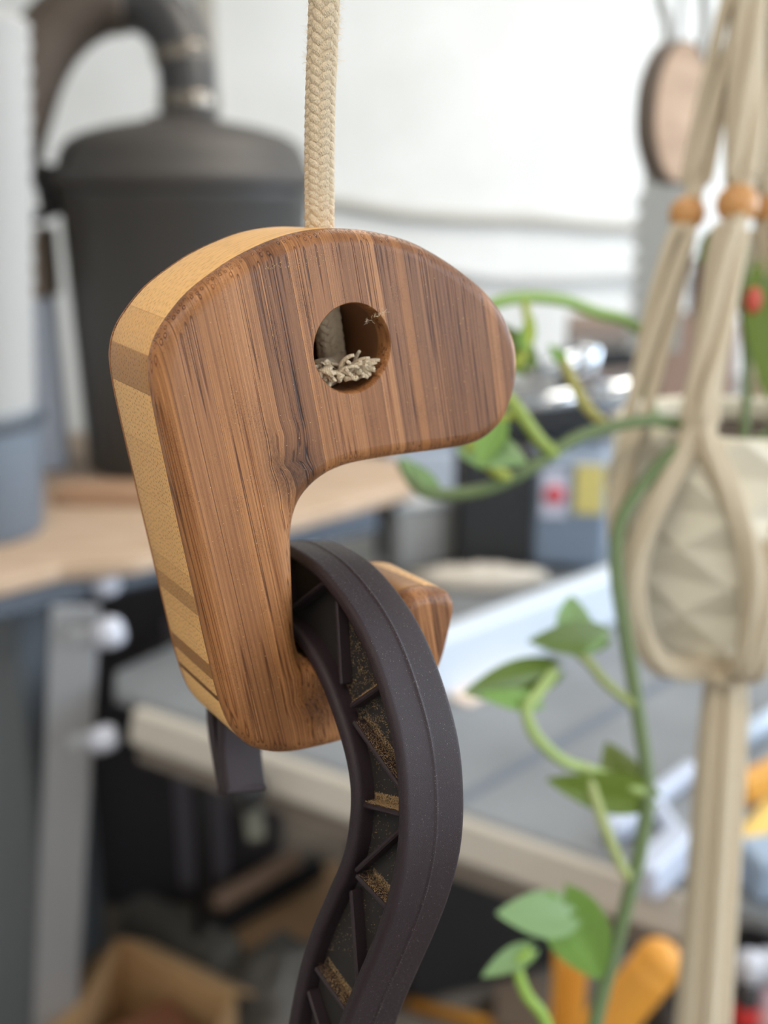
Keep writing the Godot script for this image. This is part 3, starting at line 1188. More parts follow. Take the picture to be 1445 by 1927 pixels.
	lathe(st, [Vector2(0.226, 0.522), Vector2(0.234, 0.524), Vector2(0.236, 0.546), Vector2(0.229, 0.552), Vector2(0.222, 0.564), Vector2(0.215, 0.588), Vector2(0.203, 0.605), Vector2(0.18, 0.618), Vector2(0.14, 0.630), Vector2(0.09, 0.640), Vector2(0.064, 0.645), Vector2(0.058, 0.652), Vector2(0.001, 0.652)], 64)
	obj("lid", st, mat(c8(66, 62, 59), 0.55), bin)
	for q in [[Vector3(-0.236, 0.555, 0.03), Vector3(0.06, 0.022, 0.05), -14.0], [Vector3(-0.240, 0.515, 0.03), Vector3(0.03, 0.085, 0.045), 8.0], [Vector3(-0.250, 0.478, 0.03), Vector3(0.05, 0.02, 0.05), 18.0]]:
		st = begin()
		box(st, q[1], turned(q[0], 0, 0, q[2]), 0.005)
		obj("latch", st, m_black, bin)
	# hose from the lid
	var hd := depth_of(bp + Vector3(0, 0.66, 0))
	var hose := thing("dust_hose", "dark bent pipe and ribbed hose rising from the lid of the bin", "hose", Transform3D(Basis(), Vector3.ZERO))
	var m_hose := mat(c8(98, 86, 76), 0.55)
	var m_elbow := mat(c8(52, 51, 52), 0.4)
	st = begin()
	tube(st, spline([at(355, 228, hd), at(354, 170, hd), at(347, 115, hd), at(322, 52, hd), at(275, 10, hd), at(205, 0, hd)], 0.006), 0.0515, -1.0, 28)
	obj("elbow", st, m_elbow, hose)
	st = begin()
	tube(st, spline([at(228, 2, hd), at(172, 10, hd - 0.01), at(118, 45, hd - 0.02), at(76, 100, hd - 0.03), at(46, 175, hd - 0.03), at(22, 260, hd - 0.03), at(-20, 400, hd - 0.02), at(-80, 560, hd)], 0.003), 0.056, -1.0, 28, 1.0, 0.045, 2)
	obj("ribbed_section", st, m_hose, hose)
	var m_band := mat(c8(128, 120, 110), 0.2, 0.9)
	for q in [[Vector2(356, 192), 0.0], [Vector2(344, 103), 8.0]]:
		st = begin()
		lathe(st, [Vector2(0.0515, -0.014), Vector2(0.0555, -0.012), Vector2(0.0565, -0.006), Vector2(0.0545, 0.0), Vector2(0.0565, 0.006), Vector2(0.0555, 0.012), Vector2(0.0515, 0.014)], 32, turned(at(q[0].x, q[0].y, hd), 0, 0, q[1]))
		obj("clamp_band", st, m_band, hose)
	# things between pail and bin
	var g := on_y(92, 880, 0.97)
	st = begin()
	box(st, Vector3(0.064, 0.32, 0.10), turned(g + Vector3(0, 0.16, -0.02), 12), 0.006)
	tag(obj("pale_box", st, mat(c8(176, 184, 198), 0.5)), "narrow pale blue box standing upright between the pail and the bin", "box")
	st = begin()
	box(st, Vector3(0.056, 0.125, 0.09), turned(g + Vector3(0.002, 0.3835, -0.02), -6), 0.006)
	tag(obj("brown_box", st, mat(c8(142, 126, 110), 0.7)), "small brown box on top of the narrow pale blue box", "box")
	st = begin()
	var b0 := on_y(112, 925, 0.985)
	var b1 := on_y(420, 931, 0.985)
	box(st, Vector3(b0.distance_to(b1), 0.03, 0.07), turned((b0 + b1) / 2, -2), 0.004)
	tag(obj("wood_plank", st, wood_mat(c8(196, 160, 132), 0, 8)), "pinkish brown plank lying on the workbench in front of the bin", "plank")
	# pale cabinet along the back wall
	var cab := thing("back_cabinet", "long pale blue grey cabinet along the back wall", "cabinet", Transform3D(Basis(), Vector3(0.86, 0, -2.8)))
	var m_cab := mat(c8(198, 208, 222), 0.55)
	st = begin()
	box(st, Vector3(1.72, 0.93, 0.72), shifted(0, 0.465, 0), 0.004)
	obj("body", st, m_cab, cab)
	st = begin()
	box(st, Vector3(1.76, 0.035, 0.76), shifted(0, 0.948, 0), 0.006)
	obj("top", st, mat(c8(140, 138, 134), 0.5), cab)
	for k in 3:
		st = begin()
		box(st, Vector3(0.55, 0.84, 0.018), shifted(-0.57 + k * 0.57, 0.48, 0.371), 0.004)
		obj("door", st, m_cab, cab)
	# cartons on it
	var m_card := mat(c8(150, 128, 112), 0.8)
	for q in [[1128, 782, 0.17, 0.225, 0.2, "pinkish brown carton behind the chrome tubes", c8(150, 136, 128)], [1292, 786, 0.17, 0.235, 0.2, "brown carton behind the macrame cords, under a darker one", c8(146, 122, 108)]]:
		var p := on_y(q[0], q[1], 0.966)
		var ct := thing("carton", q[5], "box", turned(p, -8))
		st = begin()
		box(st, Vector3(q[2], q[3], q[4]), shifted(0, q[3] / 2, 0), 0.003)
		obj("body", st, mat(q[6], 0.8), ct)
		for s in [-1, 1]:
			st = begin()
			box(st, Vector3(q[2] * 0.98, 0.004, q[4] * 0.49), turned(Vector3(0, q[3] + 0.004, s * q[4] * 0.245), 0, s * -2), 0.001)
			obj("flap", st, m_card, ct)
	st = begin()
	var p2 := on_y(1292, 786, 0.966)
	box(st, Vector3(0.08, 0.125, 0.12), turned(p2 + Vector3(0.045, 0.3105, 0), 10), 0.004)
	tag(obj("small_box", st, mat(c8(104, 80, 68), 0.7)), "small dark brown box standing on the brown carton", "box")
	# slack cables along the wall
	var zc := -3.175
	var m_cable := mat(c8(196, 191, 182), 0.7)
	st = begin()
	tube(st, spline([on_wall(250, 350, zc), on_wall(480, 360, zc), on_wall(660, 385, zc), on_wall(760, 402, zc), on_wall(880, 411, zc), on_wall(1010, 414, zc), on_wall(1130, 424, zc), on_wall(1300, 432, zc)], 0.02), 0.015, -1.0, 8)
	tag(obj("wall_cable", st, m_cable), "upper of the two pale grey cables strung along the white wall", "cable")
	st = begin()
	tube(st, spline([on_wall(250, 486, zc), on_wall(560, 492, zc), on_wall(820, 508, zc), on_wall(930, 525, zc), on_wall(1060, 527, zc), on_wall(1200, 520, zc), on_wall(1330, 528, zc)], 0.02), 0.013, -1.0, 8)
	tag(obj("wall_cable", st, mat(c8(210, 210, 208), 0.7)), "lower of the two pale grey cables strung along the white wall", "cable")
	table_saw()
	machine()
	floor_things()
	hanging_tools()

func table_saw() -> void:
	var st: SurfaceTool
	var saw := thing("table_saw", "wide grey steel saw table with a cream front rail and a pale fence", "table", Transform3D())
	var H := 0.80
	st = begin()
	slab(st, [[215, 1302], [1330, 1687], [1900, 1884], [1900, 1180], [1250, 1010], [620, 1075], [215, 1262]], H, 0.02)
	var m_top := mat(c8(134, 137, 140), 0.5, 0.0)
	m_top.albedo_texture = noise_tex(0.015, 4, 256, ramp2(Color(0.86, 0.86, 0.86), Color(1, 1, 1)), 12)
	m_top.uv1_triplanar = true
	obj("top", st, m_top, saw)
	var a := on_y(255, 1362, H - 0.03)
	var b := on_y(1345, 1740, H - 0.03)
	st = begin()
	bar(st, a, b, 0.05, 0.028, 0.006)
	obj("front_rail", st, mat(c8(202, 194, 182), 0.6), saw)
	st = begin()
	bar(st, a + Vector3(0, -0.045, -0.03), b + Vector3(0, -0.045, -0.03), 0.05, 0.02, 0.004)
	obj("apron", st, mat(c8(128, 118, 108), 0.6), saw)
	st = begin()
	slab(st, [[858, 1500], [868, 1512], [1290, 1268], [1278, 1258]], H + 0.0012, 0.0012, 0.0)
	obj("mitre_slot", st, mat(c8(98, 106, 118), 0.5), saw)
	st = begin()
	var f0 := on_y(690, 1300, H + 0.045)
	var f1 := on_y(1215, 1092, H + 0.045)
	box(st, Vector3(f0.distance_to(f1), 0.088, 0.04), Transform3D(Basis((f1 - f0).normalized(), Vector3.UP, (f1 - f0).normalized().cross(Vector3.UP)), (f0 + f1) / 2), 0.005)
	obj("fence", st, mat(c8(206, 215, 226), 0.4), saw)
	var s0 := on_y(840, 1800, 0)
	st = begin()
	box(st, Vector3(0.56, 0.72, 0.36), turned(s0 + Vector3(0.12, 0.36, -0.12), 20), 0.01)
	obj("stand", st, mat(c8(34, 33, 34), 0.6), saw)
	var m_lock := mat(c8(30, 30, 31), 0.5)
	var lk := a.lerp(b, 0.262)
	st = begin()
	ball(st, lk + Vector3(-0.004, 0.002, 0.062), Vector3(0.026, 0.03, 0.026), 16)
	obj("lock_knob", st, m_lock, saw)
	st = begin()
	bar(st, lk, lk + Vector3(-0.004, 0.002, 0.06), 0.014, 0.014)
	obj("lock_stem", st, m_lock, saw)
	st = begin()
	bar(st, lk + Vector3(0.0, -0.03, 0.03), lk + Vector3(0.006, -0.085, 0.035), 0.024, 0.016, 0.004)
	obj("lock_lever", st, mat(c8(120, 120, 108), 0.6), saw)
	st = begin()
	slab(st, [[822, 1296], [862, 1252], [1012, 1226], [1004, 1268], [880, 1324]], H + 0.005, 0.005, 0.001)
	tag(obj("veneer_sheet", st, mat(c8(232, 212, 194), 0.7)), "thin pinkish sheet lying on the saw table in front of the pale fence", "sheet")
	lump("crumpled_paper", "crumpled off-white paper on the saw table below the black machine", "paper", on_y(900, 1102, H), Vector3(0.12, 0.022, 0.036), mat(c8(200, 192, 180), 0.85), 4, 0.5)
	# grey metal box at the back
	var p := on_y(782, 1056, H)
	var gb := thing("metal_box", "grey metal box at the back of the saw table left of the black machine", "box", turned(p, 24))
	st = begin()
	box(st, Vector3(0.135, 0.12, 0.10), shifted(0, 0.06, 0), 0.012)
	obj("body", st, mat(c8(150, 150, 148), 0.4, 0.2), gb)
	st = begin()
	box(st, Vector3(0.14, 0.014, 0.105), shifted(0, 0.125, 0), 0.004)
	obj("lid", st, mat(c8(182, 186, 190), 0.35, 0.2), gb)
	# pale plastic bracket and yellow clamp near the right end
	var m_pl := mat(c8(196, 204, 222), 0.4)
	var br := thing("plastic_bracket", "pale lavender plastic bracket of slanted arms on the saw table left of the macrame tail", "bracket", Transform3D())
	for q in [[1218, 1512, 1306, 1446, 0.010], [1205, 1662, 1292, 1582, 0.017], [1142, 1568, 1204, 1536, 0.012], [1230, 1508, 1282, 1588, 0.009]]:
		st = begin()
		bar(st, on_y(q[0], q[1], H + q[4]), on_y(q[2], q[3], H + q[4]), q[4] * 2, q[4] * 2, 0.004)
		obj("arm", st, m_pl, br)
	var yc := thing("bar_clamp", "yellow and orange bar clamp on the saw table right of the macrame tail", "clamp", Transform3D())
	for q in [[1388, 1492, 1480, 1446, 0.016, c8(222, 158, 60)], [1392, 1600, 1462, 1520, 0.012, c8(232, 190, 90)], [1380, 1612, 1500, 1640, 0.008, c8(214, 200, 160)]]:
		st = begin()
		bar(st, on_y(q[0], q[1], H + q[4]), on_y(q[2], q[3], H + q[4]), q[4] * 2, q[4] * 1.6, 0.003)
		obj("bar", st, mat(q[5], 0.5), yc)
	st = begin()
	tube(st, PackedVector3Array([on_y(1392, 1392, H + 0.013), on_y(1500, 1322, H + 0.013)]), 0.013, -1.0, 14)
	tag(obj("pale_tube", st, mat(c8(190, 206, 226), 0.3)), "short pale blue tube on the saw table right of the macrame tail", "tube")
	st = begin()
	box(st, Vector3(0.05, 0.045, 0.05), turned(on_y(1436, 1705, H) + Vector3(0.012, 0.0235, -0.03), 12), 0.005)
	tag(obj("blue_box", st, mat(c8(150, 166, 186), 0.5)), "small blue grey box at the front of the saw table by the right edge", "box")


func machine() -> void:
	var st: SurfaceTool
	var p := on_y(930, 1072, 0.80)
	var m := thing("bench_machine", "black bench machine with a blue grey panel and chrome tubes on the saw table", "machine", turned(p, 0))
	var m_black := mat(c8(40, 41, 43), 0.5)
	var chrome := mat(c8(225, 230, 236), 0.12, 1.0)
	st = begin()
	box(st, Vector3(0.142, 0.235, 0.14), shifted(0.0, 0.1175, -0.05), 0.008)
	obj("body", st, m_black, m)
	st = begin()
	box(st, Vector3(0.136, 0.205, 0.12), turned(Vector3(0.138, 0.1175, -0.03), -6), 0.01)
	obj("panel", st, mat(c8(124, 138, 156), 0.45), m)
	var red := mat(c8(206, 84, 92), 0.6)
	st = begin()
	box(st, Vector3(0.046, 0.085, 0.002), turned(Vector3(0.1, 0.155, 0.033), -6), 0.0005)
	var sk := obj("sticker", st, mat(c8(206, 206, 222), 0.6), m)
	sk.set_meta("label", "pale sticker with a red spot")
	st = begin()
	lathe(st, [Vector2(0.001, 0), Vector2(0.019, 0), Vector2(0.019, 0.001), Vector2(0.001, 0.001)], 24, turned(Vector3(0.1, 0.153, 0.0342), -6, 90))
	obj("red_spot", st, red, sk)
	st = begin()
	box(st, Vector3(0.052, 0.09, 0.002), turned(Vector3(0.162, 0.165, 0.0395), -6), 0.0005)
	obj("sticker", st, mat(c8(214, 198, 120), 0.6), m).set_meta("label", "yellow sticker")
	st = begin()
	box(st, Vector3(0.24, 0.085, 0.10), turned(Vector3(0.08, 0.272, -0.09), 0, 0, 8), 0.02)
	obj("head", st, mat(c8(36, 38, 42), 0.45), m)
	st = begin()
	box(st, Vector3(0.14, 0.05, 0.07), turned(Vector3(0.2, 0.385, -0.12), 0, 0, 4), 0.015)
	obj("head", st, mat(c8(30, 32, 35), 0.5), m)
	var mi := m.transform.affine_inverse()
	var z := depth_of(p) - 0.02
	for q in [[972, 770, 1095, 742, 0.017], [990, 700, 1092, 674, 0.017], [1112, 752, 1208, 732, 0.03], [1098, 702, 1104, 652, 0.026]]:
		st = begin()
		tube(st, PackedVector3Array([mi * at(q[0], q[1], z), mi * at(q[2], q[3], z - 0.02)]), q[4], -1.0, 24)
		obj("chrome_tube", st, chrome, m)
	for q in [[1010, 735, 1050, 835], [1125, 750, 1110, 830], [1060, 690, 1075, 760]]:
		st = begin()
		bar(st, mi * at(q[0], q[1], z + 0.03), mi * at(q[2], q[3], z + 0.05), 0.022, 0.03, 0.004)
		obj("bracket", st, m_black, m)
	# white parts and tubes further right, behind the planter cords
	st = begin()
	var w := on_y(1250, 800, 0.966)
	tube(st, PackedVector3Array([w + Vector3(-0.03, 0.04, 0.32), w + Vector3(0.10, 0.045, 0.30)]), 0.032, -1.0, 20)
	tag(obj("white_jar", st, mat(c8(214, 214, 224), 0.3)), "whitish cylinder lying on its side behind the macrame cords", "jar").position = Vector3(0, -0.008, -0.28)
	st = begin()
	var w2 := on_y(1412, 800, 0.966)
	lathe(st, [Vector2(0.001, 0), Vector2(0.06, 0), Vector2(0.075, 0.02), Vector2(0.078, 0.05), Vector2(0.072, 0.052), Vector2(0.06, 0.02), Vector2(0.001, 0.012)], 32, Transform3D(Basis(), w2))
	tag(obj("white_dish", st, mat(c8(226, 234, 246), 0.25)), "shiny white dish on the back cabinet at the right edge", "dish")


func floor_things() -> void:
	var st: SurfaceTool
	var p := on_y(400, 1712, 0)
	var cab := thing("black_cabinet", "black cabinet standing on the floor under the workbench", "cabinet", Transform3D(Basis(), p))
	st = begin()
	box(st, Vector3(0.38, 0.90, 0.30), shifted(-0.06, 0.45, -0.16), 0.01)
	obj("body", st, mat(c8(64, 61, 64), 0.6), cab)
	for q in [-0.052, 0.022]:
		st = begin()
		box(st, Vector3(0.03, 0.62, 0.012), shifted(q, 0.36, -0.008), 0.004)
		obj("door_edge", st, mat(c8(118, 113, 120), 0.5), cab)
	# broom
	var broom := thing("broom", "black broom standing head down in front of the black cabinet", "broom", Transform3D())
	var h0 := on_y(240, 1735, 0.075)
	var h1 := on_y(440, 1838, 0.075)
	st = begin()
	bar(st, h0, h1, 0.13, 0.085, 0.03)
	obj("bristle_head", st, mat(c8(96, 94, 88), 0.9), broom)
	st = begin()
	var top := at(383, 1440, 1.86)
	tube(st, PackedVector3Array([h0.lerp(h1, 0.68), top]), 0.0115, -1.0, 12)
	obj("handle", st, mat(c8(30, 29, 30), 0.5), broom)
	# open carton
	var hh := 0.24
	var cs := [on_y(226, 1766, hh), on_y(440, 1872, hh), on_y(330, 2110, hh), on_y(95, 1985, hh)]
	var ct := thing("open_carton", "open cardboard carton on the floor in front of the broom", "box", Transform3D())
	var m_out := mat(c8(196, 158, 112), 0.85)
	for k in 4:
		var a: Vector3 = cs[k]
		var b: Vector3 = cs[(k + 1) % 4]
		var y := (b - a).normalized()
		st = begin()
		var mid := (a + b) / 2
		mid.y = hh / 2
		box(st, Vector3(a.distance_to(b), hh, 0.006), Transform3D(Basis(y, Vector3.UP, y.cross(Vector3.UP)), mid), 0.001)
		obj("wall", st, m_out, ct)
		st = begin()
		var out := Vector3.UP.cross(y) * (-1.0 if (mid - (cs[0] + cs[2]) / 2).dot(Vector3.UP.cross(y)) < 0 else 1.0)
		if k == 0 or k == 3:
			var f := mid + out * 0.03
			f.y = hh - 0.022
			box(st, Vector3(a.distance_to(b) * 0.96, 0.004, 0.072), Transform3D(Basis(y, (Vector3.UP + out * 0.8).normalized(), y.cross((Vector3.UP + out * 0.8).normalized())), f), 0.001)
			obj("flap", st, m_out, ct)
	st = begin()
	var cc: Vector3 = (cs[0] + cs[1] + cs[2] + cs[3]) / 4
	box(st, Vector3(0.17, 0.18, 0.17), turned(Vector3(cc.x, 0.095, cc.z), 40), 0.004)
	tag(obj("brick_block", st, mat(c8(150, 100, 74), 0.85)), "reddish brown block inside the open cardboard carton", "block")
	# flattened cardboard, slats, a grey sack
	st = begin()
	slab(st, [[398, 1742], [462, 1652], [640, 1620], [700, 1740], [560, 1800], [430, 1806]], 0.012, 0.01, 0.001)
	tag(obj("flat_cardboard", st, mat(c8(190, 152, 112), 0.85)), "flattened tan cardboard on the floor right of the broom", "cardboard")
	st = begin()
	bar(st, on_y(402, 1700, 0.095), on_y(560, 1612, 0.11), 0.034, 0.026, 0.003)
	tag(obj("wood_batten", st, wood_mat(c8(190, 160, 138), 0, 5)), "short pinkish wooden batten lying over the black rail", "batten")
	st = begin()
	bar(st, on_y(392, 1750, 0.04), on_y(600, 1626, 0.05), 0.045, 0.04, 0.004)
	tag(obj("black_rail", st, mat(c8(28, 28, 30), 0.5)), "black rail lying slanted on the floor beside the broom", "rail")
	lump("grey_sack", "slumped grey cloth sack on the floor right of the open carton", "sack", on_y(540, 1925, 0), Vector3(0.12, 0.085, 0.13), mat(c8(118, 114, 108), 0.9), 9, 0.35)
	st = begin()
	tube(st, PackedVector3Array([on_y(770, 1888, 0.012), on_y(1010, 1950, 0.012)]), 0.011, -1.0, 10)
	tag(obj("yellow_stick", st, mat(c8(206, 138, 40), 0.6)), "yellow orange stick lying on the floor right of the plastic hook", "stick")
	st = begin()
	slab(st, [[930, 1850], [1020, 1840], [1040, 1940], [930, 1925]], 0.03, 0.028, 0.002)
	tag(obj("brown_board", st, mat(c8(120, 98, 78), 0.8)), "brown board lying on the floor behind the yellow orange stick", "board")
	# two orange handled tools standing in front of the saw
	var m_or := mat(c8(226, 156, 58), 0.5)
	var t0 := at(1074, 1788, 1.02)
	var t1 := at(1238, 1812, 0.94)
	for q in [[t0, Vector3(t0.x + 0.0, 0.0, t0.z + 0.02), 0.017, "upright orange tool handle standing under the lowest vine leaf"], [t1, Vector3(t1.x - 0.52, 0.0, t1.z + 0.03), 0.021, "slanted orange tool handle leaning left of the macrame tail"]]:
		st = begin()
		var way := spline([q[1], (q[0] + q[1]) / 2, q[0]], 0.02)
		tube(st, way, q[2] * 0.9, q[2], 16)
		var tool := thing("tool_handle", q[3], "handle", Transform3D())
		obj("grip", st, m_or, tool)
		st = begin()
		ball(st, q[0], Vector3.ONE * (q[2] * 1.02))
		obj("end_knob", st, m_or, tool)
	# bottles on a low shelf at the right edge
	var sb := at(1420, 1950, 1.0)
	st = begin()
	var sh := thing("low_shelf", "low dark shelf in front of the saw table holding small bottles", "shelf", Transform3D(Basis(), Vector3(sb.x + 0.1, 0, sb.z - 0.05)))
	box(st, Vector3(0.36, 0.02, 0.22), shifted(0, sb.y - 0.01, 0), 0.003)
	obj("board", st, mat(c8(70, 64, 62), 0.7), sh)
	for s in [-1, 1]:
		st = begin()
		box(st, Vector3(0.02, sb.y - 0.02, 0.2), shifted(s * 0.165, (sb.y - 0.02) / 2, 0), 0.002)
		obj("side", st, mat(c8(70, 64, 62), 0.7), sh)
	for q in [[1398, c8(196, 48, 46), 0.013, "small red bottle with a black neck on the low shelf"], [1436, c8(214, 160, 160), 0.014, "small pink bottle on the low shelf right of the red one"]]:
		var c := at(q[0], 1950, 1.0)
		c.y = sb.y
		var bo := thing("bottle", q[3], "bottle", Transform3D(Basis(), c))
		var r: float = q[2]
		st = begin()
		lathe(st, [Vector2(0.001, 0), Vector2(r, 0), Vector2(r, 0.03), Vector2(r * 0.8, 0.036), Vector2(r * 0.75, 0.04)], 20)
		obj("body", st, mat(q[1], 0.4), bo)
		st = begin()
		lathe(st, [Vector2(r * 0.78, 0.036), Vector2(r * 0.78, 0.066), Vector2(0.001, 0.066)], 20)
		obj("neck", st, mat(c8(52, 48, 50) if r < 0.0135 else c8(200, 170, 180), 0.4), bo)
		st = begin()
		lathe(st, [Vector2(0.001, 0.066), Vector2(r * 1.05, 0.067), Vector2(r * 0.95, 0.088), Vector2(0.001, 0.092)], 20)
		obj("cap", st, mat(c8(206, 208, 218), 0.4), bo)


func hanging_tools() -> void:
	var st: SurfaceTool
	# the round wooden slice, seen nearly edge on
	var c := at(1270, 215, 1.0)
	var sl := thing("wood_slice", "round wooden disc with dark bark edge hanging beside the macrame cords", "disc", turned(c, 51, 0, 0))
	var R := 0.0625
	var rows := []
	st = begin()
	lathe(st, [Vector2(0.001, 0.010), Vector2(0.02, 0.010), Vector2(0.04, 0.010), Vector2(R - 0.003, 0.010), Vector2(R - 0.001, 0.0085)], 48, Transform3D(Basis(Vector3(1, 0, 0), Vector3(0, 0, 1), Vector3(0, -1, 0)), Vector3.ZERO))
	st = begin()
	prism(st, circle2(R - 0.0012, 56), -0.009, 0.010, Transform3D(), 0.0012)
	obj("face", st, wood_mat(c8(200, 164, 130), 0, 21), sl)
	st = begin()
	lathe(st, [Vector2(R - 0.0012, -0.0095), Vector2(R + 0.001, -0.009), Vector2(R + 0.0022, 0.0), Vector2(R + 0.001, 0.0085), Vector2(R - 0.0012, 0.009)], 56, Transform3D(Basis(Vector3(1, 0, 0), Vector3(0, 0, 1), Vector3(0, -1, 0)), Vector3.ZERO), 0.006, 9)
	obj("bark_edge", st, mat(c8(112, 100, 90), 0.9), sl)
	var inv := sl.transform.affine_inverse()
	for q in [[1240, -40, 1256, 110], [1324, -40, 1318, 112]]:
		st = begin()
		tube(st, spline([inv * at(q[0], q[1] - 400, 1.0), inv * at(q[0], q[1], 1.0), inv * at((q[0] + q[2]) / 2 + 6, (q[1] + q[3]) / 2, 1.0), inv * at(q[2], q[3], 1.0)], 0.01), 0.005, -1.0, 8)
		obj("cord", st, mat(c8(172, 172, 168), 0.8), sl)
	# grey toothed blade below and behind it
	var poly := PackedVector2Array()
	var k := 1.32 / F
	for q in [[-42, 170], [44, 170], [44, -170], [-46, -190]]:
		poly.append(Vector2(q[0], q[1]) * k)
	var teeth := PackedVector2Array()
	for i in 9:
		var y := -185 + i * 34.0
		teeth.append(Vector2(-60, y + 6) * k)
		teeth.append(Vector2(-44, y + 24) * k)
	var full := PackedVector2Array([Vector2(-42, 175) * k, Vector2(-46, -190) * k])
	full = PackedVector2Array([Vector2(44, 175) * k, Vector2(-42, 175) * k])
	for i in range(teeth.size() - 1, -1, -1):
		full.append(teeth[i])
	full.append(Vector2(44, -180) * k)
	st = begin()
	if Geometry2D.is_polygon_clockwise(full):
		full.reverse()
	var bl := thing("saw_blade", "grey steel blade with a toothed left edge hanging below the wooden disc", "blade", turned(at(1246, 480, 1.32), -6))
	prism(st, full, -0.0015, 0.0015)
	obj("blade", st, mat(c8(178, 178, 174), 0.45, 0.3), bl)
	st = begin()
	tube(st, PackedVector3Array([Vector3(0, 0.11, 0.003), Vector3(0.002, 0.75, 0.003)]), 0.003, -1.0, 8)
	obj("cord", st, mat(c8(172, 172, 168), 0.8), bl)


# ---------------------------------------------------------------- the hanging plant
func leaf(st: SurfaceTool, base: Vector3, tip: Vector3, up: Vector3, width: float, fold := 0.25, droop := 0.1) -> void:     # a heart-shaped blade, creased along its midrib
	var l := tip - base
	var y := l.normalized()
	var side := y.cross(up).normalized()
	var n := side.cross(y).normalized()
	var rows := []
	for i in 17:
		var t := i / 16.0
		var w := width * 0.5 * pow(sin(PI * pow(t * 0.985 + 0.008, 0.62)), 0.8)
		var back := 0.0
		var row := PackedVector3Array()
		for j in 11:
			var s := (j - 5) / 5.0
			back = -0.16 * l.length() * s * s * exp(-t * 7.0)
			var p := base + y * (l.length() * t + back) + side * (w * s)
			p += n * (fold * w * absf(s) - droop * l.length() * t * t + 0.06 * width * sin(s * 5.0) * t * (1.0 - t))
			row.append(p)
		rows.append(row)
	grid(st, rows)
	var under := []
	for r in rows:
		var row := PackedVector3Array()
		for p in r:
			row.append(p - n * 0.0004)
		row.reverse()
		under.append(row)
	grid(st, under)

func facing(p: Vector3) -> Vector3:
	return (EYE - p).normalized()

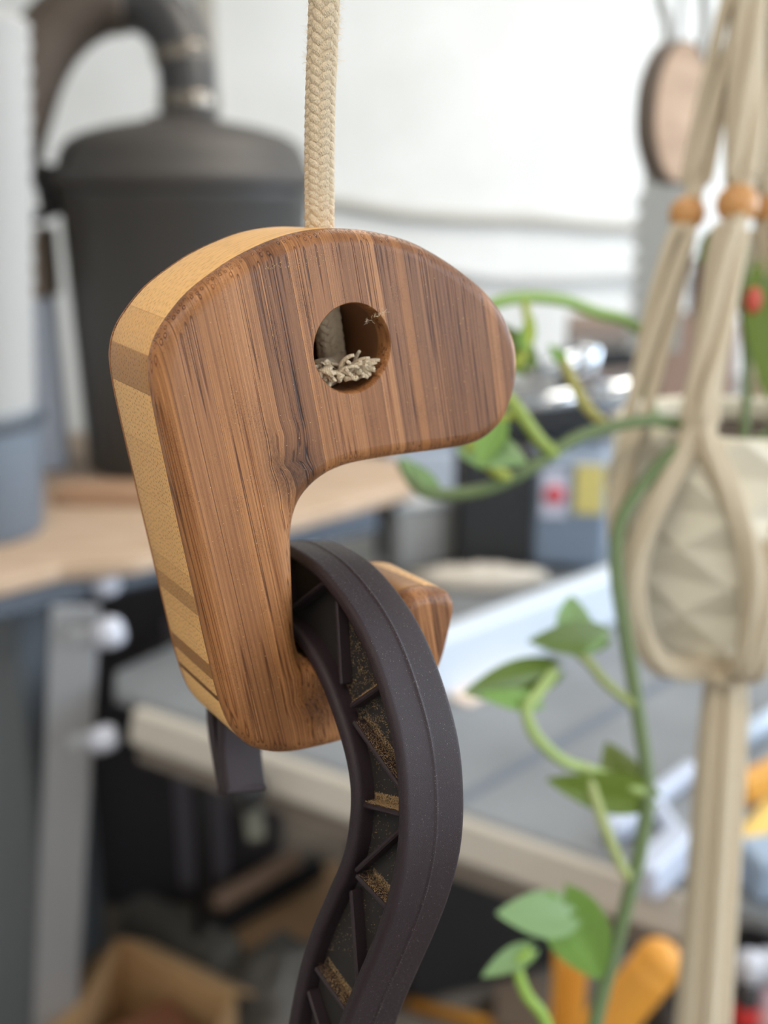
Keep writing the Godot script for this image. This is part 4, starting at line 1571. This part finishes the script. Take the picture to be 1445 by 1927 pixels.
func hanging_plant() -> void:
	var st: SurfaceTool
	var D := 0.62
	var m_cord := mat(c8(210, 195, 170), 0.95)
	m_cord.heightmap_enabled = true
	m_cord.heightmap_texture = noise_tex(0.06, 3, 256, null, 14)
	m_cord.heightmap_scale = 0.05
	m_cord.uv1_triplanar = true
	m_cord.uv1_scale = Vector3(70, 70, 70)
	var pc := at(1368, 1020, D)                      # middle of the pot
	var k := D / F
	# pot of diamond facets
	var pot := thing("plant_pot", "cream pot with diamond facets hanging in the macrame", "plant pot", Transform3D(Basis(), pc + Vector3(0, -0.066, 0)))
	var prof := []
	for i in 8:
		var t := i / 7.0
		prof.append([0.0705 * pow(sin(PI * clampf(0.13 + t * 0.48, 0.0, 1.0)), 0.62), 0.140 * t])
	var nseg := 16
	var rows := []
	for i in prof.size():
		var row := PackedVector3Array()
		for j in nseg:
			var a := TAU * (j + 0.3) / nseg
			var rr: float = prof[i][0] * (1.03 if (i + j) % 2 == 0 else 0.94)
			row.append(Vector3(rr * cos(a), prof[i][1], -rr * sin(a)))
		rows.append(row)
	st = begin(false)
	for i in rows.size() - 1:
		for j in nseg:
			var kk := (j + 1) % nseg
			if (i + j) % 2 == 0:
				tri(st, rows[i][j], rows[i + 1][kk], rows[i + 1][j])
				tri(st, rows[i][j], rows[i][kk], rows[i + 1][kk])
			else:
				tri(st, rows[i][j], rows[i][kk], rows[i + 1][j])
				tri(st, rows[i][kk], rows[i + 1][kk], rows[i + 1][j])
	for j in nseg:
		tri(st, Vector3.ZERO, rows[0][(j + 1) % nseg], rows[0][j])
	obj("body", st, mat(c8(232, 226, 208), 0.55), pot)
	st = begin()
	lathe(st, [Vector2(0.060, 0.128), Vector2(0.061, 0.136), Vector2(0.0655, 0.141), Vector2(0.0675, 0.139), Vector2(0.067, 0.134)], 40)
	obj("rim", st, mat(c8(236, 228, 206), 0.5), pot)
	st = begin()
	lathe(st, [Vector2(0.0615, 0.125), Vector2(0.03, 0.129), Vector2(0.001, 0.13)], 32)
	obj("soil", st, mat(c8(74, 58, 44), 0.95), pot)
	# macrame: cords, beads, gathered tail
	var mac := thing("macrame_hanger", "natural cotton macrame plant hanger with wooden beads and a long tail", "plant hanger", Transform3D())
	var cords := [
		[[1410, -420, 0.60], [1392, -60, 0.595], [1366, 60, 0.59], [1330, 240, 0.585], [1297, 400, 0.575], [1272, 480, 0.573], [1232, 640, 0.568], [1198, 792, 0.565], [1168, 920, 0.562], [1166, 1040, 0.562], [1190, 1150, 0.567], [1238, 1244, 0.583], [1352, 1262, 0.61], [1364, 1290, 0.615]],
		[[1416, -420, 0.60], [1412, -60, 0.585], [1402, 150, 0.575], [1388, 380, 0.562], [1366, 470, 0.558], [1338, 640, 0.552], [1312, 792, 0.547], [1244, 930, 0.549], [1196, 1050, 0.557], [1198, 1160, 0.566], [1246, 1250, 0.580], [1360, 1262, 0.605], [1366, 1290, 0.610]],
		[[1418, -420, 0.60], [1415, -60, 0.585], [1406, 150, 0.575], [1392, 380, 0.560], [1370, 470, 0.556], [1344, 640, 0.550], [1320, 792, 0.545], [1372, 930, 0.542], [1412, 1050, 0.546], [1416, 1160, 0.556], [1398, 1256, 0.573], [1374, 1264, 0.603], [1368, 1290, 0.612]],
		[[1430, -420, 0.61], [1440, -60, 0.60], [1444, 150, 0.6], [1446, 390, 0.6], [1462, 480, 0.59], [1486, 640, 0.58], [1508, 792, 0.57], [1480, 930, 0.553], [1450, 1050, 0.551], [1440, 1160, 0.556], [1424, 1256, 0.573], [1376, 1264, 0.606], [1370, 1290, 0.614]],
		[[1426, -420, 0.62], [1432, -60, 0.63], [1432, 150, 0.66], [1436, 390, 0.68], [1432, 600, 0.69], [1426, 800, 0.695], [1420, 1000, 0.70], [1400, 1180, 0.67], [1378, 1266, 0.625], [1370, 1290, 0.62]]]
	var n_str := 4
	for ci in cords.size():
		var pts := []
		for q in cords[ci]:
			pts.append(at(q[0], q[1], q[2]))
		var path := spline(pts, 0.004)
		var fr := frames(path)
		for s in n_str:
			var c := PackedVector3Array()
			for i in path.size():
				var py := -(cam_basis.inverse() * (path[i] - EYE)).y / depth_of(path[i]) * F + 963.5
				var a := TAU * s / n_str + i * 0.045
				var r := 0.0056
				if py > 430 and py < 800:
					r = 0.0058
				elif py >= 800:
					r = 0.0030
				if absf(py - 388.0) < 46.0:
					r = 0.002
				c.append(path[i] + (fr[i][0] * cos(a) + fr[i][1] * sin(a)) * r)
			st = begin()
			tube(st, c, 0.0040 if ci > 0 else 0.0034, -1.0, 8)
			obj("cord", st, m_cord, mac)
	for q in [[1387, 384, 0.561, 0.0112], [1293, 402, 0.576, 0.0100], [1447, 396, 0.6, 0.0095]]:
		st = begin()
		var c := at(q[0], q[1], q[2])
		ball(st, c, Vector3(1.0, 0.95, 1.0) * q[3], 24)
		obj("bead", st, mat(c8(206, 150, 92), 0.4), mac)
	var t0 := at(1366, 1262, 0.612)
	for i in 12:
		var a := TAU * i / 12.0
		var rr := 0.0092 if i % 2 else 0.006
		var off := Vector3(cos(a) * rr, 0, sin(a) * rr)
		var pts := [t0 + off * 0.7 + Vector3(0, 0.006, 0), at(1364, 1330, 0.612) + off, at(1352, 1500, 0.612) + off * 1.15, at(1336, 1740, 0.610) + off * 1.2, at(1318, 2000, 0.606) + off * 1.3, at(1300, 2320, 0.60) + off * 1.4]
		st = begin()
		tube(st, spline(pts, 0.008), 0.0042, -1.0, 7)
		obj("tail_strand", st, m_cord, mac)
	st = begin()
	tube(st, spline([at(1322, 1256, 0.602), at(1345, 1272, 0.596), at(1372, 1276, 0.595), at(1402, 1268, 0.602)], 0.002), 0.005, -1.0, 8)
	obj("wrap_knot", st, m_cord, mac)
	# the vine
	var plant := thing("pothos_plant", "trailing pothos vine with heart-shaped green leaves growing from the hanging pot", "plant", Transform3D())
	var m_stem := mat(c8(104, 122, 80), 0.55)
	var m_lime := mat(c8(168, 178, 72), 0.5)
	var leafm := []
	for q in [c8(92, 114, 46), c8(134, 166, 112), c8(98, 118, 38), c8(122, 160, 76)]:
		var m := mat(q, 0.4)
		m.backlight_enabled = true
		m.backlight = Color(0.36, 0.4, 0.18)
		leafm.append(m)
	var stems := [
		[[[1340, 850, 0.57], [1285, 838, 0.548], [1215, 905, 0.545], [1166, 985, 0.543], [1160, 1080, 0.542], [1176, 1190, 0.54], [1200, 1340, 0.538], [1218, 1480, 0.536], [1206, 1590, 0.534], [1180, 1700, 0.53], [1150, 1810, 0.526], [1108, 1990, 0.52], [1070, 2300, 0.51]], 0.0036, m_stem],
		[[[1345, 830, 0.58], [1300, 802, 0.555], [1212, 792, 0.54], [1090, 822, 0.53], [1000, 880, 0.522], [905, 922, 0.52], [800, 926, 0.52], [756, 868, 0.525]], 0.0032, m_stem],
		[[[1240, 812, 0.58], [1218, 740, 0.585], [1222, 650, 0.585], [1182, 606, 0.575], [1122, 588, 0.56], [1060, 566, 0.545], [985, 560, 0.535], [925, 574, 0.53], [880, 610, 0.53]], 0.0032, mat(c8(146, 178, 100), 0.5)],
		[[[905, 700, 0.52], [965, 760, 0.51], [1010, 822, 0.515], [1042, 855, 0.5255]], 0.0034, mat(c8(150, 170, 82), 0.5)],
		[[[880, 835, 0.51], [925, 880, 0.516], [962, 902, 0.5212]], 0.0032, m_lime],
		[[[1060, 680, 0.55], [1100, 760, 0.545], [1140, 800, 0.545]], 0.003, mat(c8(170, 164, 96), 0.5)],
		[[[985, 560, 0.535], [994, 610, 0.53], [992, 650, 0.525], [970, 690, 0.525]], 0.0022, m_lime],
		[[[1042, 1264, 0.53], [1006, 1312, 0.515], [990, 1335, 0.51], [1008, 1385, 0.51], [1060, 1432, 0.518], [1120, 1452, 0.525], [1216, 1492, 0.536]], 0.0029, mat(c8(160, 182, 110), 0.5)],
		[[[1100, 1440, 0.522], [1132, 1540, 0.525], [1165, 1620, 0.53], [1190, 1660, 0.532]], 0.0028, mat(c8(172, 182, 120), 0.5)],
		[[[1085, 1226, 0.525], [1108, 1246, 0.526], [1140, 1285, 0.53], [1195, 1330, 0.538]], 0.0024, mat(c8(150, 160, 96), 0.5)],
		[[[998, 1790, 0.51], [974, 1816, 0.507], [990, 1870, 0.508], [1030, 1930, 0.512], [1064, 2080, 0.515], [1075, 2260, 0.511]], 0.0028, mat(c8(150, 184, 82), 0.5)],
		[[[1400, 830, 0.56], [1406, 700, 0.56], [1400, 560, 0.57], [1402, 450, 0.58]], 0.0024, m_stem],
		[[[1410, 840, 0.57], [1480, 800, 0.58], [1560, 790, 0.6]], 0.003, m_stem]]
	stems.append([[[1060, 1694, 0.508], [1096, 1762, 0.521], [1150, 1806, 0.526]], 0.0022, m_stem])
	stems.append([[[935, 792, 0.51], [962, 782, 0.511], [990, 796, 0.512]], 0.0018, m_lime])
	stems.append([[[1440, 524, 0.56], [1420, 560, 0.561], [1403, 620, 0.56]], 0.0018, m_stem])
	stems.append([[[1340, 442, 0.60], [1372, 432, 0.595], [1402, 456, 0.58]], 0.0018, m_stem])
	for q in stems:
		var pts := []
		for w in q[0]:
			pts.append(at(w[0], w[1], w[2]))
		st = begin()
		tube(st, spline(pts, 0.004), q[1], -1.0, 10)
		obj("stem", st, q[2], plant)
	# (base, tip, width, which way its face looks, fold, material)
	var leaves := [
		[[1132, 1198, 0.53], [998, 1206, 0.515], 66.0, Vector3(0.0, 0.45, 0.95), 0.2, 0],
		[[1082, 1212, 0.527], [1076, 1116, 0.545], 74.0, Vector3(0.1, 0.75, 0.9), 0.25, 1],
		[[1085, 1222, 0.525], [1146, 1188, 0.53], 44.0, Vector3(0.2, 0.7, 0.5), 0.3, 1],
		[[1042, 1262, 0.53], [880, 1303, 0.50], 78.0, Vector3(0.3, 0.55, 0.9), -0.3, 0],
		[[1010, 1322, 0.515], [900, 1306, 0.505], 40.0, Vector3(0.1, 0.5, 0.9), 0.2, 3],
		[[1186, 1500, 0.535], [1140, 1396, 0.545], 84.0, Vector3(-0.1, 0.1, 1.0), 0.1, 2],
		[[1216, 1502, 0.536], [1036, 1474, 0.51], 84.0, Vector3(0.1, 0.1, 1.0), 0.1, 2],
		[[1060, 1692, 0.507], [1132, 1850, 0.515], 118.0, Vector3(-0.25, 0.75, 1.0), 0.2, 3],
		[[1072, 1722, 0.506], [938, 1718, 0.495], 84.0, Vector3(0.0, 0.7, 0.8), 0.15, 1],
		[[998, 1788, 0.51], [908, 1836, 0.50], 44.0, Vector3(0.1, 0.8, 0.5), 0.3, 1],
		[[990, 690, 0.525], [930, 600, 0.53], 72.0, Vector3(0.3, 0.3, 1.0), 0.1, 0],
		[[985, 650, 0.522], [1006, 592, 0.535], 34.0, Vector3(0.3, 0.4, 1.0), 0.2, 3],
		[[880, 838, 0.512], [990, 866, 0.50], 86.0, Vector3(0.0, 0.75, 0.7), 0.2, 1],
		[[935, 790, 0.51], [900, 880, 0.50], 60.0, Vector3(0.0, 0.8, 0.7), 0.2, 3],
		[[1440, 520, 0.56], [1450, 752, 0.55], 92.0, Vector3(-0.1, 0.3, 1.0), 0.2, 2],
		[[1340, 440, 0.60], [1316, 500, 0.60], 34.0, Vector3(-0.1, 0.3, 1.0), 0.2, 2],
		[[818, 924, 0.52], [752, 862, 0.52], 40.0, Vector3(-0.2, 0.6, 0.8), 0.2, 1]]
	leaves.append([[1062, 684, 0.55], [1034, 648, 0.548], 30.0, Vector3(0.1, 0.6, 0.9), 0.2, 3])
	for q in leaves:
		var a := at(q[0][0], q[0][1], q[0][2])
		var b := at(q[1][0], q[1][1], q[1][2])
		st = begin()
		leaf(st, a, b, q[3], q[2] * 0.52 / F, q[4], 0.06)
		obj("leaf", st, leafm[q[5]], plant)
	st = begin()
	ball(st, at(1418, 565, 0.555), Vector3(0.0045, 0.007, 0.003), 14)
	obj("red_bud", st, mat(c8(196, 84, 68), 0.5), plant)
